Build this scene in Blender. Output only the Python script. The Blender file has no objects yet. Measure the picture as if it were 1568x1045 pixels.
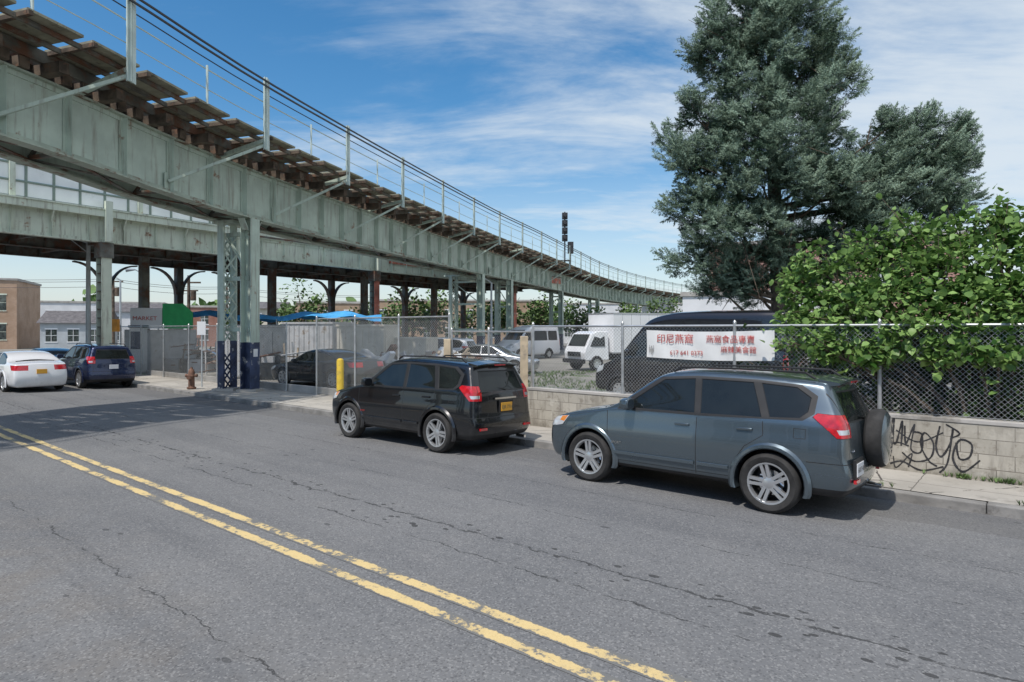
import bpy, bmesh, math, random
import numpy as np
from mathutils import Vector, Matrix
random.seed(7); rng=np.random.default_rng(7)
C=bpy.context; D=bpy.data
sc=C.scene
R=math.radians
# ------------------------------------------------------------------ helpers
def link(o): sc.collection.objects.link(o); return o
def empty(name,loc=(0,0,0),rz=0):
    e=D.objects.new(name,None); e.location=loc; e.rotation_euler=(0,0,rz); e.empty_display_size=.3
    return link(e)
class MB:
    def __init__(s): s.V=[];s.F=[];s.M=[]
    def add(s,v,f,m=0):
        n=len(s.V); s.V+= [tuple(p) for p in v]; s.F+=[tuple(i+n for i in q) for q in f]; s.M+=[m]*len(f)
    def box(s,x0,x1,y0,y1,z0,z1,m=0):
        v=[(x,y,z) for z in (z0,z1) for y in (y0,y1) for x in (x0,x1)]
        s.add(v,[(0,2,3,1),(4,5,7,6),(0,1,5,4),(2,6,7,3),(0,4,6,2),(1,3,7,5)],m)
    def beam(s,p,q,w,h,m=0,up=(0,0,1)):
        p=Vector(p);q=Vector(q);d=(q-p).normalized();up=Vector(up)
        if abs(d.dot(up))>.98: up=Vector((1,0,0))
        a=d.cross(up).normalized();b=a.cross(d).normalized()
        v=[]
        for c in (p,q):
            for i,j in ((-1,-1),(1,-1),(1,1),(-1,1)): v.append(c+a*w/2*i+b*h/2*j)
        s.add(v,[(0,1,2,3),(7,6,5,4),(0,4,5,1),(1,5,6,2),(2,6,7,3),(3,7,4,0)],m)
    def cyl(s,p,q,r0,r1=None,n=10,m=0,cap=True):
        if r1 is None:r1=r0
        p=Vector(p);q=Vector(q);d=(q-p).normalized();up=Vector((0,0,1)) if abs(d.z)<.9 else Vector((1,0,0))
        a=d.cross(up).normalized();b=a.cross(d).normalized();v=[]
        for c,r in((p,r0),(q,r1)):
            for i in range(n):
                t=2*math.pi*i/n; v.append(c+a*math.cos(t)*r+b*math.sin(t)*r)
        f=[(i,(i+1)%n,n+(i+1)%n,n+i) for i in range(n)]
        if cap: f+=[tuple(range(n-1,-1,-1)),tuple(range(n,2*n))]
        s.add(v,f,m)
    def lathe(s,prof,c,axis='y',n=32,m=0,mats=None):
        v=[];k=len(prof)
        for i in range(n):
            t=2*math.pi*i/n
            for r,h in prof:
                if axis=='y': v.append((c[0]+r*math.cos(t),c[1]+h,c[2]+r*math.sin(t)))
                elif axis=='x': v.append((c[0]+h,c[1]+r*math.cos(t),c[2]+r*math.sin(t)))
                else: v.append((c[0]+r*math.cos(t),c[1]+r*math.sin(t),c[2]+h))
        n0=len(s.V);s.V+=v
        for j in range(k-1):
            for i in range(n):
                i2=(i+1)%n; s.F.append((n0+i*k+j,n0+i*k+j+1,n0+i2*k+j+1,n0+i2*k+j)); s.M.append(mats[j] if mats else m)
    def obj(s,name,mats,parent=None,smooth=False,bevel=0,rz=None,loc=None,angle=35):
        me=D.meshes.new(name); me.from_pydata(s.V,[],s.F)
        for m in mats: me.materials.append(m)
        me.polygons.foreach_set('material_index',s.M)
        bm=bmesh.new();bm.from_mesh(me);bmesh.ops.recalc_face_normals(bm,faces=bm.faces[:]);bm.to_mesh(me);bm.free()
        o=link(D.objects.new(name,me))
        if parent: o.parent=parent
        if rz is not None:o.rotation_euler[2]=rz
        if loc is not None:o.location=loc
        if bevel:
            b=o.modifiers.new('bev','BEVEL');b.width=bevel;b.segments=2;b.limit_method='ANGLE'
        if smooth:
            me.polygons.foreach_set('use_smooth',[True]*len(me.polygons))
            try: me.set_sharp_from_angle(angle=R(angle))
            except Exception: pass
        return o
RZ=R(140)   # street frame: local x = along street (s), local y = -t
def ST(s,t,z=0): return Vector((-.766*s+.6428*t,.6428*s+.766*t,z))
# ------------------------------------------------------------------ materials
class NT:
    def __init__(s,tree): s.t=tree;s.n=tree.nodes;s.l=tree.links
    def new(s,k,**kw):
        x=s.n.new(k)
        for a,b in kw.items(): setattr(x,a,b)
        return x
    def lk(s,a,b): s.l.new(a,b)
    def put(s,sock,v):
        if isinstance(v,(int,float,tuple,list)): sock.default_value=v
        else: s.l.new(v,sock)
    def math(s,op,a,b=0.0,c=None,clamp=False):
        x=s.new('ShaderNodeMath',operation=op,use_clamp=clamp); s.put(x.inputs[0],a); s.put(x.inputs[1],b)
        if c is not None: s.put(x.inputs[2],c)
        return x.outputs[0]
    def ramp(s,f,a,b):
        x=s.new('ShaderNodeMapRange',interpolation_type='SMOOTHSTEP'); s.put(x.inputs[0],f)
        x.inputs[1].default_value=a;x.inputs[2].default_value=b; return x.outputs[0]
    def mix(s,f,a,b,mode='MIX'):
        x=s.new('ShaderNodeMix',data_type='RGBA',blend_type=mode); s.put(x.inputs[0],f)
        for i,v in((6,a),(7,b)):
            if isinstance(v,(tuple,list)): v=tuple(v)+((1,) if len(v)==3 else ())
            s.put(x.inputs[i],v)
        return x.outputs[2]
    def noise(s,vec,scale,detail=4,rough=.55,dist=0):
        x=s.new('ShaderNodeTexNoise'); x.inputs['Scale'].default_value=scale;x.inputs['Detail'].default_value=detail
        x.inputs['Roughness'].default_value=rough;x.inputs['Distortion'].default_value=dist
        if vec is not None: s.lk(vec,x.inputs['Vector'])
        return x.outputs[0]
    def coord(s,k='Object'): return s.new('ShaderNodeTexCoord').outputs[k]
    def map(s,vec,scale=(1,1,1),loc=(0,0,0),rot=(0,0,0)):
        x=s.new('ShaderNodeMapping');s.lk(vec,x.inputs[0]);x.inputs['Scale'].default_value=scale;x.inputs['Location'].default_value=loc;x.inputs['Rotation'].default_value=rot
        return x.outputs[0]
    def bump(s,h,strength=.3,dist=.02):
        x=s.new('ShaderNodeBump');x.inputs['Strength'].default_value=strength;x.inputs['Distance'].default_value=dist;s.lk(h,x.inputs['Height']);return x.outputs[0]
def newmat(name):
    m=D.materials.new(name);m.use_nodes=True;t=NT(m.node_tree);b=t.n['Principled BSDF'];return m,t,b
def M(name,col,rough=.6,metal=0,var=.2,scale=3,bump=0,coat=0,dirt=None,dirtlo=.55,dirthi=.7,dscale=1.5,spec=None,bscale=None,streak=0):
    m,t,b=newmat(name)
    b.inputs['Roughness'].default_value=rough;b.inputs['Metallic'].default_value=metal
    if coat: b.inputs['Coat Weight'].default_value=coat;b.inputs['Coat Roughness'].default_value=.03
    if spec is not None:b.inputs['Specular IOR Level'].default_value=spec
    co=t.coord(); n=t.noise(co,scale,4)
    dark=tuple(c*(1-var) for c in col);lite=tuple(min(1,c*(1+var)) for c in col)
    c=t.mix(t.ramp(n,.3,.7),dark,lite)
    if dirt:
        d=t.noise(co,dscale,6,.68); c=t.mix(t.ramp(d,dirtlo,dirthi),c,dirt)
    if streak:
        d=t.noise(t.map(co,(4.5,4.5,.35)),1.6,5,.65); c=t.mix(t.math('MULTIPLY',t.ramp(d,.50,.70),streak),c,(.17,.12,.085))
    t.put(b.inputs['Base Color'],c)
    if bump: t.lk(t.bump(t.noise(co,bscale or scale*6,3),bump),b.inputs['Normal'])
    return m
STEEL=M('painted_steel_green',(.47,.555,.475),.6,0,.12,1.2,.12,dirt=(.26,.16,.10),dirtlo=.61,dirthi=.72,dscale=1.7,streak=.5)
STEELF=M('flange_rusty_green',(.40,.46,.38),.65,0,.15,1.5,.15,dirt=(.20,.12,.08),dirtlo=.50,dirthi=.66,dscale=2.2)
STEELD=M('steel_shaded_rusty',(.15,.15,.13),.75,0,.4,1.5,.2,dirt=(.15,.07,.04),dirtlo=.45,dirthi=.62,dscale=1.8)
STEELL=M('post_galvanised',(.50,.58,.54),.5,.1,.12,2,dirt=(.25,.22,.18),dirtlo=.62,dirthi=.75,dscale=2.5)
TIE=M('timber_tie',(.10,.075,.055),.9,0,.5,3,.3,dirt=(.19,.10,.06),dscale=4)
SLAB=M('walkway_plank',(.27,.255,.185),.85,0,.25,2,.3,dirt=(.13,.115,.08),dscale=3)
CABLE=M('cable_black',(.03,.03,.035),.5)
NAVY=M('column_base_paint',(.04,.055,.11),.5,0,.4,2.5,dirt=(.4,.4,.4),dirtlo=.60,dirthi=.63,dscale=3)
CREAM=M('station_steel_cream',(.63,.68,.56),.6,0,.10,.8,.1,dirt=(.28,.14,.07),dirtlo=.59,dirthi=.69,dscale=1.3,streak=.55)
MULL=M('mullion_green',(.22,.28,.24),.6,0,.15,1)
REDR=M('rust_red_paint',(.46,.15,.10),.7,0,.4,1.5,dirt=(.5,.47,.42),dscale=2)
PANE=M('windscreen_pane',(.88,.90,.89),.35,0,.08,.6,dirt=(.68,.70,.68),dscale=.7)
CONC=M('concrete_light',(.42,.40,.37),.85,0,.15,1.5,.3,dirt=(.24,.22,.19),dirtlo=.55,dirthi=.72,dscale=1.2)
CURB=M('curb_stone',(.25,.24,.225),.85,0,.25,2,.4,dirt=(.12,.11,.1),dscale=3)
GALV=M('galvanised_wire',(.50,.51,.51),.4,.6,.15,6)
WHITE=M('white_paint_veh',(.82,.83,.84),.3,0,.05,1,coat=.6)
BLACKP=M('black_plastic',(.018,.018,.019),.55,0,.2,5)
RUBBER=M('tyre_rubber',(.030,.029,.028),.8,0,.3,8,.2)
ALLOY=M('alloy_rim',(.64,.65,.66),.3,.8,.06,6)
REDL=M('tail_lamp_red',(.50,.012,.02),.12,0,.25,14,coat=1)
ORL=M('amber_lamp',(.6,.2,.03),.1,coat=1)
CLRL=M('clear_lamp',(.6,.62,.64),.1,.3,coat=1)
GLASS=M('tinted_window',(.012,.015,.015),.03,0,.3,2,spec=.5)
GLASS2=M('light_window',(.06,.075,.07),.04,0,.6,3,coat=.6,spec=.6)
YEL=M('yellow_bollard',(.68,.47,.05),.5,0,.15,5,dirt=(.35,.22,.1),dscale=6)
RUST=M('rusty_iron',(.17,.09,.06),.8,0,.4,8,.3)
PLATEY=M('plate_orange',(.75,.38,.04),.4,0,.05);PLATEW=M('plate_white',(.7,.72,.75),.4,0,.05)
CHROME=M('chrome',(.7,.7,.7),.1,1,.02)
def paint(name,col,metal=.5):
    m,t,b=newmat(name);b.inputs['Metallic'].default_value=metal;b.inputs['Coat Weight'].default_value=1;b.inputs['Coat Roughness'].default_value=.025
    co=t.coord();s=t.new('ShaderNodeSeparateXYZ');t.lk(co,s.inputs[0])
    fl=t.noise(co,900,1);c=t.mix(fl,tuple(x*.8 for x in col),tuple(min(1,x*1.2) for x in col))
    du=t.math('MULTIPLY',t.ramp(s.outputs[2],.62,.28),t.ramp(t.noise(co,2.5,5,.6),.3,.75));c=t.mix(t.math('MULTIPLY',du,.30),c,(.17,.16,.15))
    t.put(b.inputs['Base Color'],c);t.put(b.inputs['Roughness'],t.math('ADD',.26,t.math('MULTIPLY',du,.3)));return m
P_GRAY=paint('paint_slate_gray',(.115,.15,.175),.7);P_BLACK=paint('paint_black',(.006,.007,.009),.2);P_BLUE=paint('paint_navy',(.012,.022,.07));P_WHITE=paint('paint_white',(.78,.79,.81),0)
P_SILV=paint('paint_silver',(.48,.49,.50),.6);P_DK=paint('paint_charcoal',(.04,.045,.05),.4);P_GR2=paint('paint_gray',(.18,.19,.20),.5);P_VAN=paint('paint_van',(.014,.013,.016),.2)
# asphalt -----------------------------------------------------------
def asphalt(name,k=1.0):
    m,t,b=newmat(name);b.inputs['Roughness'].default_value=.88;b.inputs['Specular IOR Level'].default_value=.2
    co=t.coord();sep=t.new('ShaderNodeSeparateXYZ');t.lk(co,sep.inputs[0])
    big=t.noise(co,.22,4,.6);mid=t.noise(co,1.6,6,.65);fine=t.noise(co,90,2,.7)
    c=t.mix(t.ramp(big,.32,.68),(.136*k,.138*k,.142*k),(.172*k,.172*k,.172*k))
    c=t.mix(t.math('MULTIPLY',t.ramp(mid,.48,.75),.40),c,(.200*k,.196*k,.190*k))
    st=t.noise(t.map(co,(.10,2.0,1)),1.0,5,.6)
    c=t.mix(t.math('MULTIPLY',t.ramp(st,.42,.70),.50),c,(.108*k,.110*k,.115*k))
    br=t.math('MULTIPLY',t.math('MULTIPLY',t.ramp(sep.outputs[1],-3.1,-1.2),t.ramp(mid,.38,.68)),.5)
    c=t.mix(br,c,(.160*k,.142*k,.122*k))
    vo=t.new('ShaderNodeTexVoronoi');vo.inputs['Scale'].default_value=70;t.lk(co,vo.inputs['Vector'])
    sp=t.new('ShaderNodeSeparateColor');t.lk(vo.outputs['Color'],sp.inputs[0])
    c=t.mix(t.math('MULTIPLY',t.ramp(sp.outputs[0],.70,.95),.42),c,(.32*k,.315*k,.305*k))
    c=t.mix(t.math('MULTIPLY',t.ramp(sp.outputs[1],.72,.97),.50),c,(.06,.06,.063))
    c=t.mix(t.math('MULTIPLY',t.ramp(fine,.5,.75),.3),c,(.24*k,.238*k,.23*k))
    v2=t.new('ShaderNodeTexVoronoi');v2.inputs['Scale'].default_value=1.6;t.lk(t.map(co,(.7,1.4,1)),v2.inputs['Vector'])
    spot=t.math('LESS_THAN',t.math('ADD',v2.outputs['Distance'],t.math('MULTIPLY',mid,.20)),.160)
    c=t.mix(t.math('MULTIPLY',spot,.6),c,(.055,.055,.057))
    nz=t.noise(co,2.6,6,.7)
    yy=t.math('ADD',sep.outputs[1],t.math('MULTIPLY',t.math('SUBTRACT',nz,.5),.30))
    def seam(y,wd): return t.math('LESS_THAN',t.math('ABSOLUTE',t.math('ADD',yy,y)),wd)
    gap=t.ramp(t.noise(co,1.7,5,.65),.44,.52);crk=None
    for y,wd in ((5.1,.015),(4.6,.009),(7.5,.009),(6.3,.008),(2.2,.007)):
        q=t.math('MULTIPLY',seam(y,wd),gap);crk=q if crk is None else t.math('MAXIMUM',crk,q)
    v4=t.new('ShaderNodeTexVoronoi');v4.inputs['Scale'].default_value=6.5;t.lk(t.map(co,(.7,1.2,1)),v4.inputs['Vector'])
    crumb=t.math('MULTIPLY',t.math('LESS_THAN',t.math('ADD',v4.outputs['Distance'],t.math('MULTIPLY',nz,.5)),.45),seam(5.05,.28))
    crumb=t.math('MULTIPLY',crumb,t.ramp(big,.34,.44))
    crk=t.math('MAXIMUM',crk,crumb)
    c=t.mix(t.math('MULTIPLY',crk,.75),c,(.035,.035,.035))
    pat=t.math('MULTIPLY',t.math('LESS_THAN',yy,-8.9),.30);c=t.mix(pat,c,(.09*k,.085*k,.08*k))
    t.put(b.inputs['Base Color'],c)
    t.lk(t.bump(t.math('ADD',fine,t.math('MULTIPLY',crk,-1.5)),.3,.006),b.inputs['Normal'])
    return m
ASPH=asphalt('asphalt',1.08)
def groundmat():
    m,t,b=newmat('lot_ground');b.inputs['Roughness'].default_value=.95;co=t.coord()
    c=t.mix(t.ramp(t.noise(co,.35,5),.4,.6),(.22,.21,.19),(.30,.285,.255));c=t.mix(t.ramp(t.noise(co,.22,6,.65),.55,.62),c,(.08,.12,.04))
    c=t.mix(t.math('MULTIPLY',t.noise(co,20,4),.3),c,(.1,.1,.08));t.put(b.inputs['Base Color'],c);return m
def sidewalkmat():
    m,t,b=newmat('sidewalk_concrete');b.inputs['Roughness'].default_value=.9;co=t.coord()
    c=t.mix(t.ramp(t.noise(co,.8,6),.35,.7),(.35,.325,.285),(.46,.43,.38));c=t.mix(t.math('MULTIPLY',t.ramp(t.noise(co,40,3,.7),.5,.8),.4),c,(.22,.21,.19))
    br=t.new('ShaderNodeTexBrick',offset=0.0);br.inputs['Scale'].default_value=1;br.inputs['Brick Width'].default_value=1.5;br.inputs['Row Height'].default_value=1.5;br.inputs['Mortar Size'].default_value=.008
    nn=t.new('ShaderNodeTexNoise');nn.inputs['Scale'].default_value=5;t.lk(co,nn.inputs['Vector']);va=t.new('ShaderNodeVectorMath',operation='SCALE');t.lk(nn.outputs['Color'],va.inputs[0]);va.inputs['Scale'].default_value=.03
    vb=t.new('ShaderNodeVectorMath',operation='ADD');t.lk(t.map(co,loc=(0,.15,0)),vb.inputs[0]);t.lk(va.outputs[0],vb.inputs[1])
    t.lk(vb.outputs[0],br.inputs['Vector']);c=t.mix(br.outputs['Fac'],c,(.14,.13,.115))
    st=t.noise(co,1.7,7,.7);c=t.mix(t.math('MULTIPLY',t.ramp(st,.56,.68),.6),c,(.19,.175,.15))
    v=t.new('ShaderNodeTexVoronoi',feature='DISTANCE_TO_EDGE');v.inputs['Scale'].default_value=.8;t.lk(vb.outputs[0],v.inputs['Vector'])
    c=t.mix(t.math('MULTIPLY',t.math('LESS_THAN',v.outputs['Distance'],.008),t.ramp(st,.45,.5)),c,(.10,.09,.08))
    t.put(b.inputs['Base Color'],c);t.lk(t.bump(t.noise(co,40,3),.3,.01),b.inputs['Normal']);return m
def yellowmat():
    m,t,b=newmat('road_paint_yellow');b.inputs['Roughness'].default_value=.75;co=t.coord();sep=t.new('ShaderNodeSeparateXYZ');t.lk(co,sep.inputs[0])
    n1=t.noise(co,16,6,.75);n2=t.noise(co,2.2,5,.6)
    d1=t.math('ABSOLUTE',t.math('ADD',sep.outputs[1],3.47));d2=t.math('ABSOLUTE',t.math('ADD',sep.outputs[1],3.75));dd=t.math('MINIMUM',d1,d2)
    w=t.math('ADD',n1,t.math('MULTIPLY',t.math('SUBTRACT',n2,.5),1.0));w=t.math('ADD',w,t.math('MULTIPLY',t.ramp(dd,.038,.075),.30))
    mask=t.ramp(w,.52,.64)
    c=t.mix(t.noise(co,60,2),(.57,.42,.18),(.74,.57,.28));c=t.mix(t.math('MULTIPLY',t.ramp(n2,.42,.65),.4),c,(.42,.34,.20));c=t.mix(mask,c,(.165,.163,.155));t.put(b.inputs['Base Color'],c)
    t.lk(t.bump(n1,.3,.005),b.inputs['Normal']);return m
# ------------------------------------------------------------------ camera / world / sun
cam=D.objects.new('camera',D.cameras.new('camera'));link(cam);sc.camera=cam
cam.location=(0,0,2.2);cam.rotation_euler=(R(90),0,0);cam.data.sensor_width=36;cam.data.lens=22.73;cam.data.shift_y=-.0112
cam.data.clip_start=.1;cam.data.clip_end=3000
EL=R(60);sunv=Vector((-.56,-.83,0)).normalized()*math.cos(EL)+Vector((0,0,math.sin(EL)))
sl=D.lights.new('sun','SUN');sl.energy=3.6;sl.angle=R(1.0);sl.color=(1,.95,.88)
so=link(D.objects.new('sun',sl));so.rotation_euler=sunv.to_track_quat('Z','Y').to_euler();so.location=(-20,-10,40)
w=D.worlds.new('World');sc.world=w;w.use_nodes=True;t=NT(w.node_tree);bg=t.n['Background'];bg.inputs['Strength'].default_value=.15
sky=t.new('ShaderNodeTexSky',sky_type='NISHITA',sun_disc=False,sun_elevation=EL,sun_rotation=math.atan2(sunv.x,sunv.y)%(2*math.pi),air_density=1.0,dust_density=1.0,ozone_density=2.0,altitude=0)
hs=t.new('ShaderNodeHueSaturation');hs.inputs['Saturation'].default_value=1.35;hs.inputs['Value'].default_value=1.0;hs.inputs['Hue'].default_value=.494;t.lk(sky.outputs[0],hs.inputs['Color'])
gd=t.coord('Generated');sp=t.new('ShaderNodeSeparateXYZ');t.lk(gd,sp.inputs[0])
den=t.math('ADD',t.math('MAXIMUM',sp.outputs[2],0),.16)
cb=t.new('ShaderNodeCombineXYZ');t.lk(t.math('DIVIDE',sp.outputs[0],den),cb.inputs[0]);t.lk(t.math('DIVIDE',sp.outputs[1],den),cb.inputs[1])
n1=t.noise(t.map(cb.outputs[0],(.6,1.6,1),(3.3,1.2,0),(0,0,R(-32))),1.5,9,.64,.6)
n3=t.noise(t.map(cb.outputs[0],(1,1.8,1),(7.3,2.2,0),(0,0,R(-20))),3.8,6,.6,.3)
n2=t.noise(t.map(cb.outputs[0],(.5,.5,1),(1.3,4.2,0)),.8,3,.5)
bias=t.math('ADD',t.math('MULTIPLY',sp.outputs[0],.28),t.math('MULTIPLY',t.math('SUBTRACT',n2,.5),.55))
cl=t.ramp(t.math('ADD',t.math('ADD',t.math('MULTIPLY',n1,.74),t.math('MULTIPLY',n3,.26)),bias),.37,.78)
hz=t.ramp(sp.outputs[2],.32,.0)
cm=t.math('MAXIMUM',t.math('MULTIPLY',cl,.85),t.math('MULTIPLY',hz,.55))
skc=t.mix(cm,hs.outputs[0],(5.1,5.55,5.9));t.lk(skc,bg.inputs['Color'])
sc.view_settings.view_transform='Standard';sc.view_settings.look='None';sc.view_settings.exposure=0
# ------------------------------------------------------------------ ground / street
GM=groundmat()
b=MB();b.add([(-900,-900,-.16),(900,-900,-.16),(900,900,-.16),(-900,900,-.16)],[(0,1,2,3)]);b.obj('ground',[GM],rz=RZ)
b=MB();prof=[(-3.2,-.06),(1.5,0),(6.2,0),(8.2,-.055),(10.0,-.10),(11.2,-.12)]
for (t0,z0),(t1,z1) in zip(prof,prof[1:]): b.add([(-60,-t0,z0),(140,-t0,z0),(140,-t1,z1),(-60,-t1,z1)],[(0,1,2,3)])
b.add([(38.5,-200,-.115),(50,-200,-.115),(50,-11.1,-.115),(38.5,-11.1,-.115)],[(0,1,2,3)])
b.obj('road',[ASPH],rz=RZ)
b=MB()
for a in(3.47,3.75): b.add([(-60,-a+.075,.004),(36,-a+.075,.004),(36,-a-.075,.004),(-60,-a-.075,.004)],[(0,1,2,3)])
b.obj('road_marking_line',[yellowmat()],rz=RZ)
SW=sidewalkmat();cl_=[(-60,9.95),(8,9.95),(20,10.05),(38,10.1)]
b=MB()
for (s0,t0),(s1,t1) in zip(cl_,cl_[1:]):
    b.add([(s0,-t0-.15,.035),(s1,-t1-.15,.035),(s1,-12.4,.05),(s0,-12.4,.05)],[(0,1,2,3)])
b.obj('sidewalk',[SW],rz=RZ)
b=MB()
for (s0,t0),(s1,t1) in zip(cl_,cl_[1:]):
    n=max(1,int((s1-s0)/1.8))
    for i in range(n):
        a0=s0+(s1-s0)*i/n+.004;a1=s0+(s1-s0)*(i+1)/n-.004;q0=t0+(t1-t0)*i/n;q1=t0+(t1-t0)*(i+1)/n;dz=random.uniform(-.012,.004)
        v=[(a0,-q0,-.2),(a1,-q1,-.2),(a1,-q1-.15,-.2),(a0,-q0-.15,-.2),(a0,-q0,.035+dz),(a1,-q1,.035+dz),(a1,-q1-.15,.037+dz),(a0,-q0-.15,.037+dz)]
        b.add(v,[(0,1,5,4),(1,2,6,5),(3,0,4,7),(4,5,6,7)])
b.obj('curb',[CURB],rz=RZ,bevel=.015)
b=MB();b.box(-60,38,-80,-12.4,-.3,.03);b.box(50,140,-80,-11.2,-.3,.03);b.obj('lot_ground',[GM],rz=RZ)
b=MB();b.box(-60,140,3.2,9,-.3,.06);b.obj('sidewalk',[SW],rz=RZ)
# ------------------------------------------------------------------ block wall
def wallmat():
    m,t,bb=newmat('painted_block');bb.inputs['Roughness'].default_value=.85;co=t.coord();s=t.new('ShaderNodeSeparateXYZ');t.lk(co,s.inputs[0])
    cx=t.new('ShaderNodeCombineXYZ');t.lk(s.outputs[0],cx.inputs[0]);t.lk(s.outputs[2],cx.inputs[1])
    br=t.new('ShaderNodeTexBrick');br.inputs['Scale'].default_value=1;br.inputs['Brick Width'].default_value=.42;br.inputs['Row Height'].default_value=.21;br.inputs['Mortar Size'].default_value=.006
    t.lk(cx.outputs[0],br.inputs['Vector']);br.inputs['Color1'].default_value=(.50,.465,.395,1);br.inputs['Color2'].default_value=(.42,.39,.33,1);br.inputs['Mortar'].default_value=(.20,.18,.15,1)
    n=t.noise(co,1.6,7,.7);c=t.mix(t.ramp(n,.46,.62),br.outputs[0],(.39,.36,.30));n3=t.noise(co,5,6,.72);c=t.mix(t.math('MULTIPLY',t.ramp(n3,.52,.64),.75),c,(.23,.20,.16))
    n5=t.noise(t.map(co,(3,3,.5)),2,5,.6);c=t.mix(t.math('MULTIPLY',t.ramp(n5,.48,.66),.6),c,(.25,.225,.19));c=t.mix(t.math('MULTIPLY',t.ramp(t.noise(co,2.2,5,.7),.60,.66),.6),c,(.60,.57,.5))
    low=t.math('MULTIPLY',t.ramp(s.outputs[2],.32,.03),t.ramp(n,.3,.6));c=t.mix(t.math('MULTIPLY',low,.75),c,(.14,.125,.1))
    t.put(bb.inputs['Base Color'],c);t.lk(t.bump(t.math('ADD',t.math('MULTIPLY',br.outputs['Fac'],-1),t.math('MULTIPLY',n3,.6)),.6,.012),bb.inputs['Normal']);return m
TW=11.4
b=MB();b.box(-40,9.1,-TW-.2,-TW,-.2,.84);b.box(-40,9.12,-TW-.21,-TW+.012,.84,.90,1);b.obj('block_wall',[wallmat(),CONC],rz=RZ,bevel=.008)
GRAF=M('spray_paint_black',(.03,.03,.032),.6,0,.5,9)
def scribble(name,pts_list,w=.03):
    b=MB()
    for pts in pts_list:
        P=[pts[0]]+pts+[pts[-1]];Q=[]
        for i in range(1,len(P)-2):
            for k in range(7):
                u=k/7;p0,p1,p2,p3=[np.array(p) for p in P[i-1:i+3]]
                Q.append(.5*((2*p1)+(-p0+p2)*u+(2*p0-5*p1+4*p2-p3)*u*u+(-p0+3*p1-3*p2+p3)*u**3))
        Q.append(np.array(P[-2]));wk=w*random.uniform(.7,1.15)
        for i in range(len(Q)-1):
            a,c=Q[i],Q[i+1];d=c-a;L=np.hypot(*d)
            if L<1e-4: continue
            n=np.array([-d[1],d[0]])/L*wk/2*random.uniform(.7,1.2);e=d/L*wk*.25
            y=-TW+.004+i*1e-5
            b.add([(a[0]-e[0]+n[0],y,a[1]-e[1]+n[1]),(c[0]+e[0]+n[0],y,c[1]+e[1]+n[1]),(c[0]+e[0]-n[0],y,c[1]+e[1]-n[1]),(a[0]-e[0]-n[0],y,a[1]-e[1]-n[1])],[(0,1,2,3)])
    return b.obj(name,[GRAF],rz=RZ)
s0=2.02
S=lambda l:[(s0-a*.80,.10+zz*.74) for a,zz in l]
scribble('graffiti',[S([(0,.9),(.05,.6),(.16,1),(.14,.55),(.2,.5),(.3,.95),(.28,.45)]),S([(.02,.35),(.2,.5),(.4,.45)]),S([(.34,.85),(.36,.5),(.5,.9),(.44,.4),(.6,.35),(.62,.7),(.5,.75)]),
 S([(.3,.3),(.5,.15),(.75,.25),(.8,.55),(.66,.75),(.6,.5),(.72,.2),(.85,.1)]),S([(.9,.9),(.84,.5),(.92,.3),(1.05,.55),(1.1,.85),(1.02,.2),(.9,-.02)]),S([(1.15,.6),(1.2,.3),(1.35,.35),(1.38,.6),(1.2,.66),(1.1,.3),(1.25,.05),(1.5,.3)]),
 S([(.1,.05),(.3,.12),(.6,-.02),(.95,.1)]),S([(-.28,.6),(-.1,.75),(-.1,.25),(-.3,.1),(-.2,.55)]),S([(.2,.75),(.55,.55),(.95,.78)]),S([(.15,.2),(.2,-.02),(.45,.3),(.4,.02)]),S([(1.0,.95),(1.2,.8),(1.1,.7)])],.024)
# ------------------------------------------------------------------ chain link fences
WIRE=M('chainlink_wire',(.42,.43,.43),.45,.5,.1,8)
def fence(name,s0,t0,s1,t1,z0,z1,post=2.4,gap=.075,w=.0055,midrail=False):
    A=ST(s0,t0);B=ST(s1,t1);L=(B-A).length;ang=math.atan2(B.y-A.y,B.x-A.x)
    e=empty(name,A,ang);b=MB();h=z1-z0
    for sgn in(1,-1):
        k=int((L+h)/gap)+1
        for i in range(k):
            if sgn>0: xa,za,xb,zb=i*gap-h,z0,i*gap,z1
            else: xa,za,xb,zb=i*gap,z0,i*gap-h,z1
            f=lambda X: za+(zb-za)*(X-xa)/(xb-xa)
            lo,hi=sorted((xa,xb));lo2,hi2=max(lo,0),min(hi,L)
            if hi2<=lo2: continue
            z_a,z_b=f(lo2),f(hi2);d=w*.72;y=.002*sgn;dz=d*(-1 if sgn>0 else 1)
            b.add([(lo2-d/2,y,z_a-dz/2),(hi2-d/2,y,z_b-dz/2),(hi2+d/2,y,z_b+dz/2),(lo2+d/2,y,z_a+dz/2)],[(0,1,2,3)])
    b.obj('mesh_wire',[WIRE],e)
    b=MB();n=max(1,round(L/post))
    for i in range(n+1):
        x=L*i/n;b.cyl((x,.035,-.05 if z0<.5 else z0-.1),(x,.035,z1+.06),.03,n=10);b.cyl((x,.035,z1+.06),(x,.035,z1+.1),.036,.012,n=10)
    b.cyl((0,.035,z1),(L,.035,z1),.021,n=8)
    b.cyl((0,.03,z0+.03),(L,.03,z0+.03),.004,n=5)
    if midrail:b.cyl((0,.035,(z0+z1)/2),(L,.035,(z0+z1)/2),.018,n=8)
    b.obj('posts',[GALV],e,smooth=True);return e
fence('chain_link_fence',-14,TW+.1,9.0,TW+.1,.90,2.27,w=.0048)
fence('chain_link_fence',12.4,12.2,18.6,12.2,.1,2.55,w=.008)
fence('chain_link_fence',20.6,12.3,36,12.3,.1,2.35,w=.010,gap=.1)
fence('chain_link_gate',9.1,11.6,12.3,12.2,.15,2.15,post=1.6,w=.006,midrail=True)
b=MB()
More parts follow.
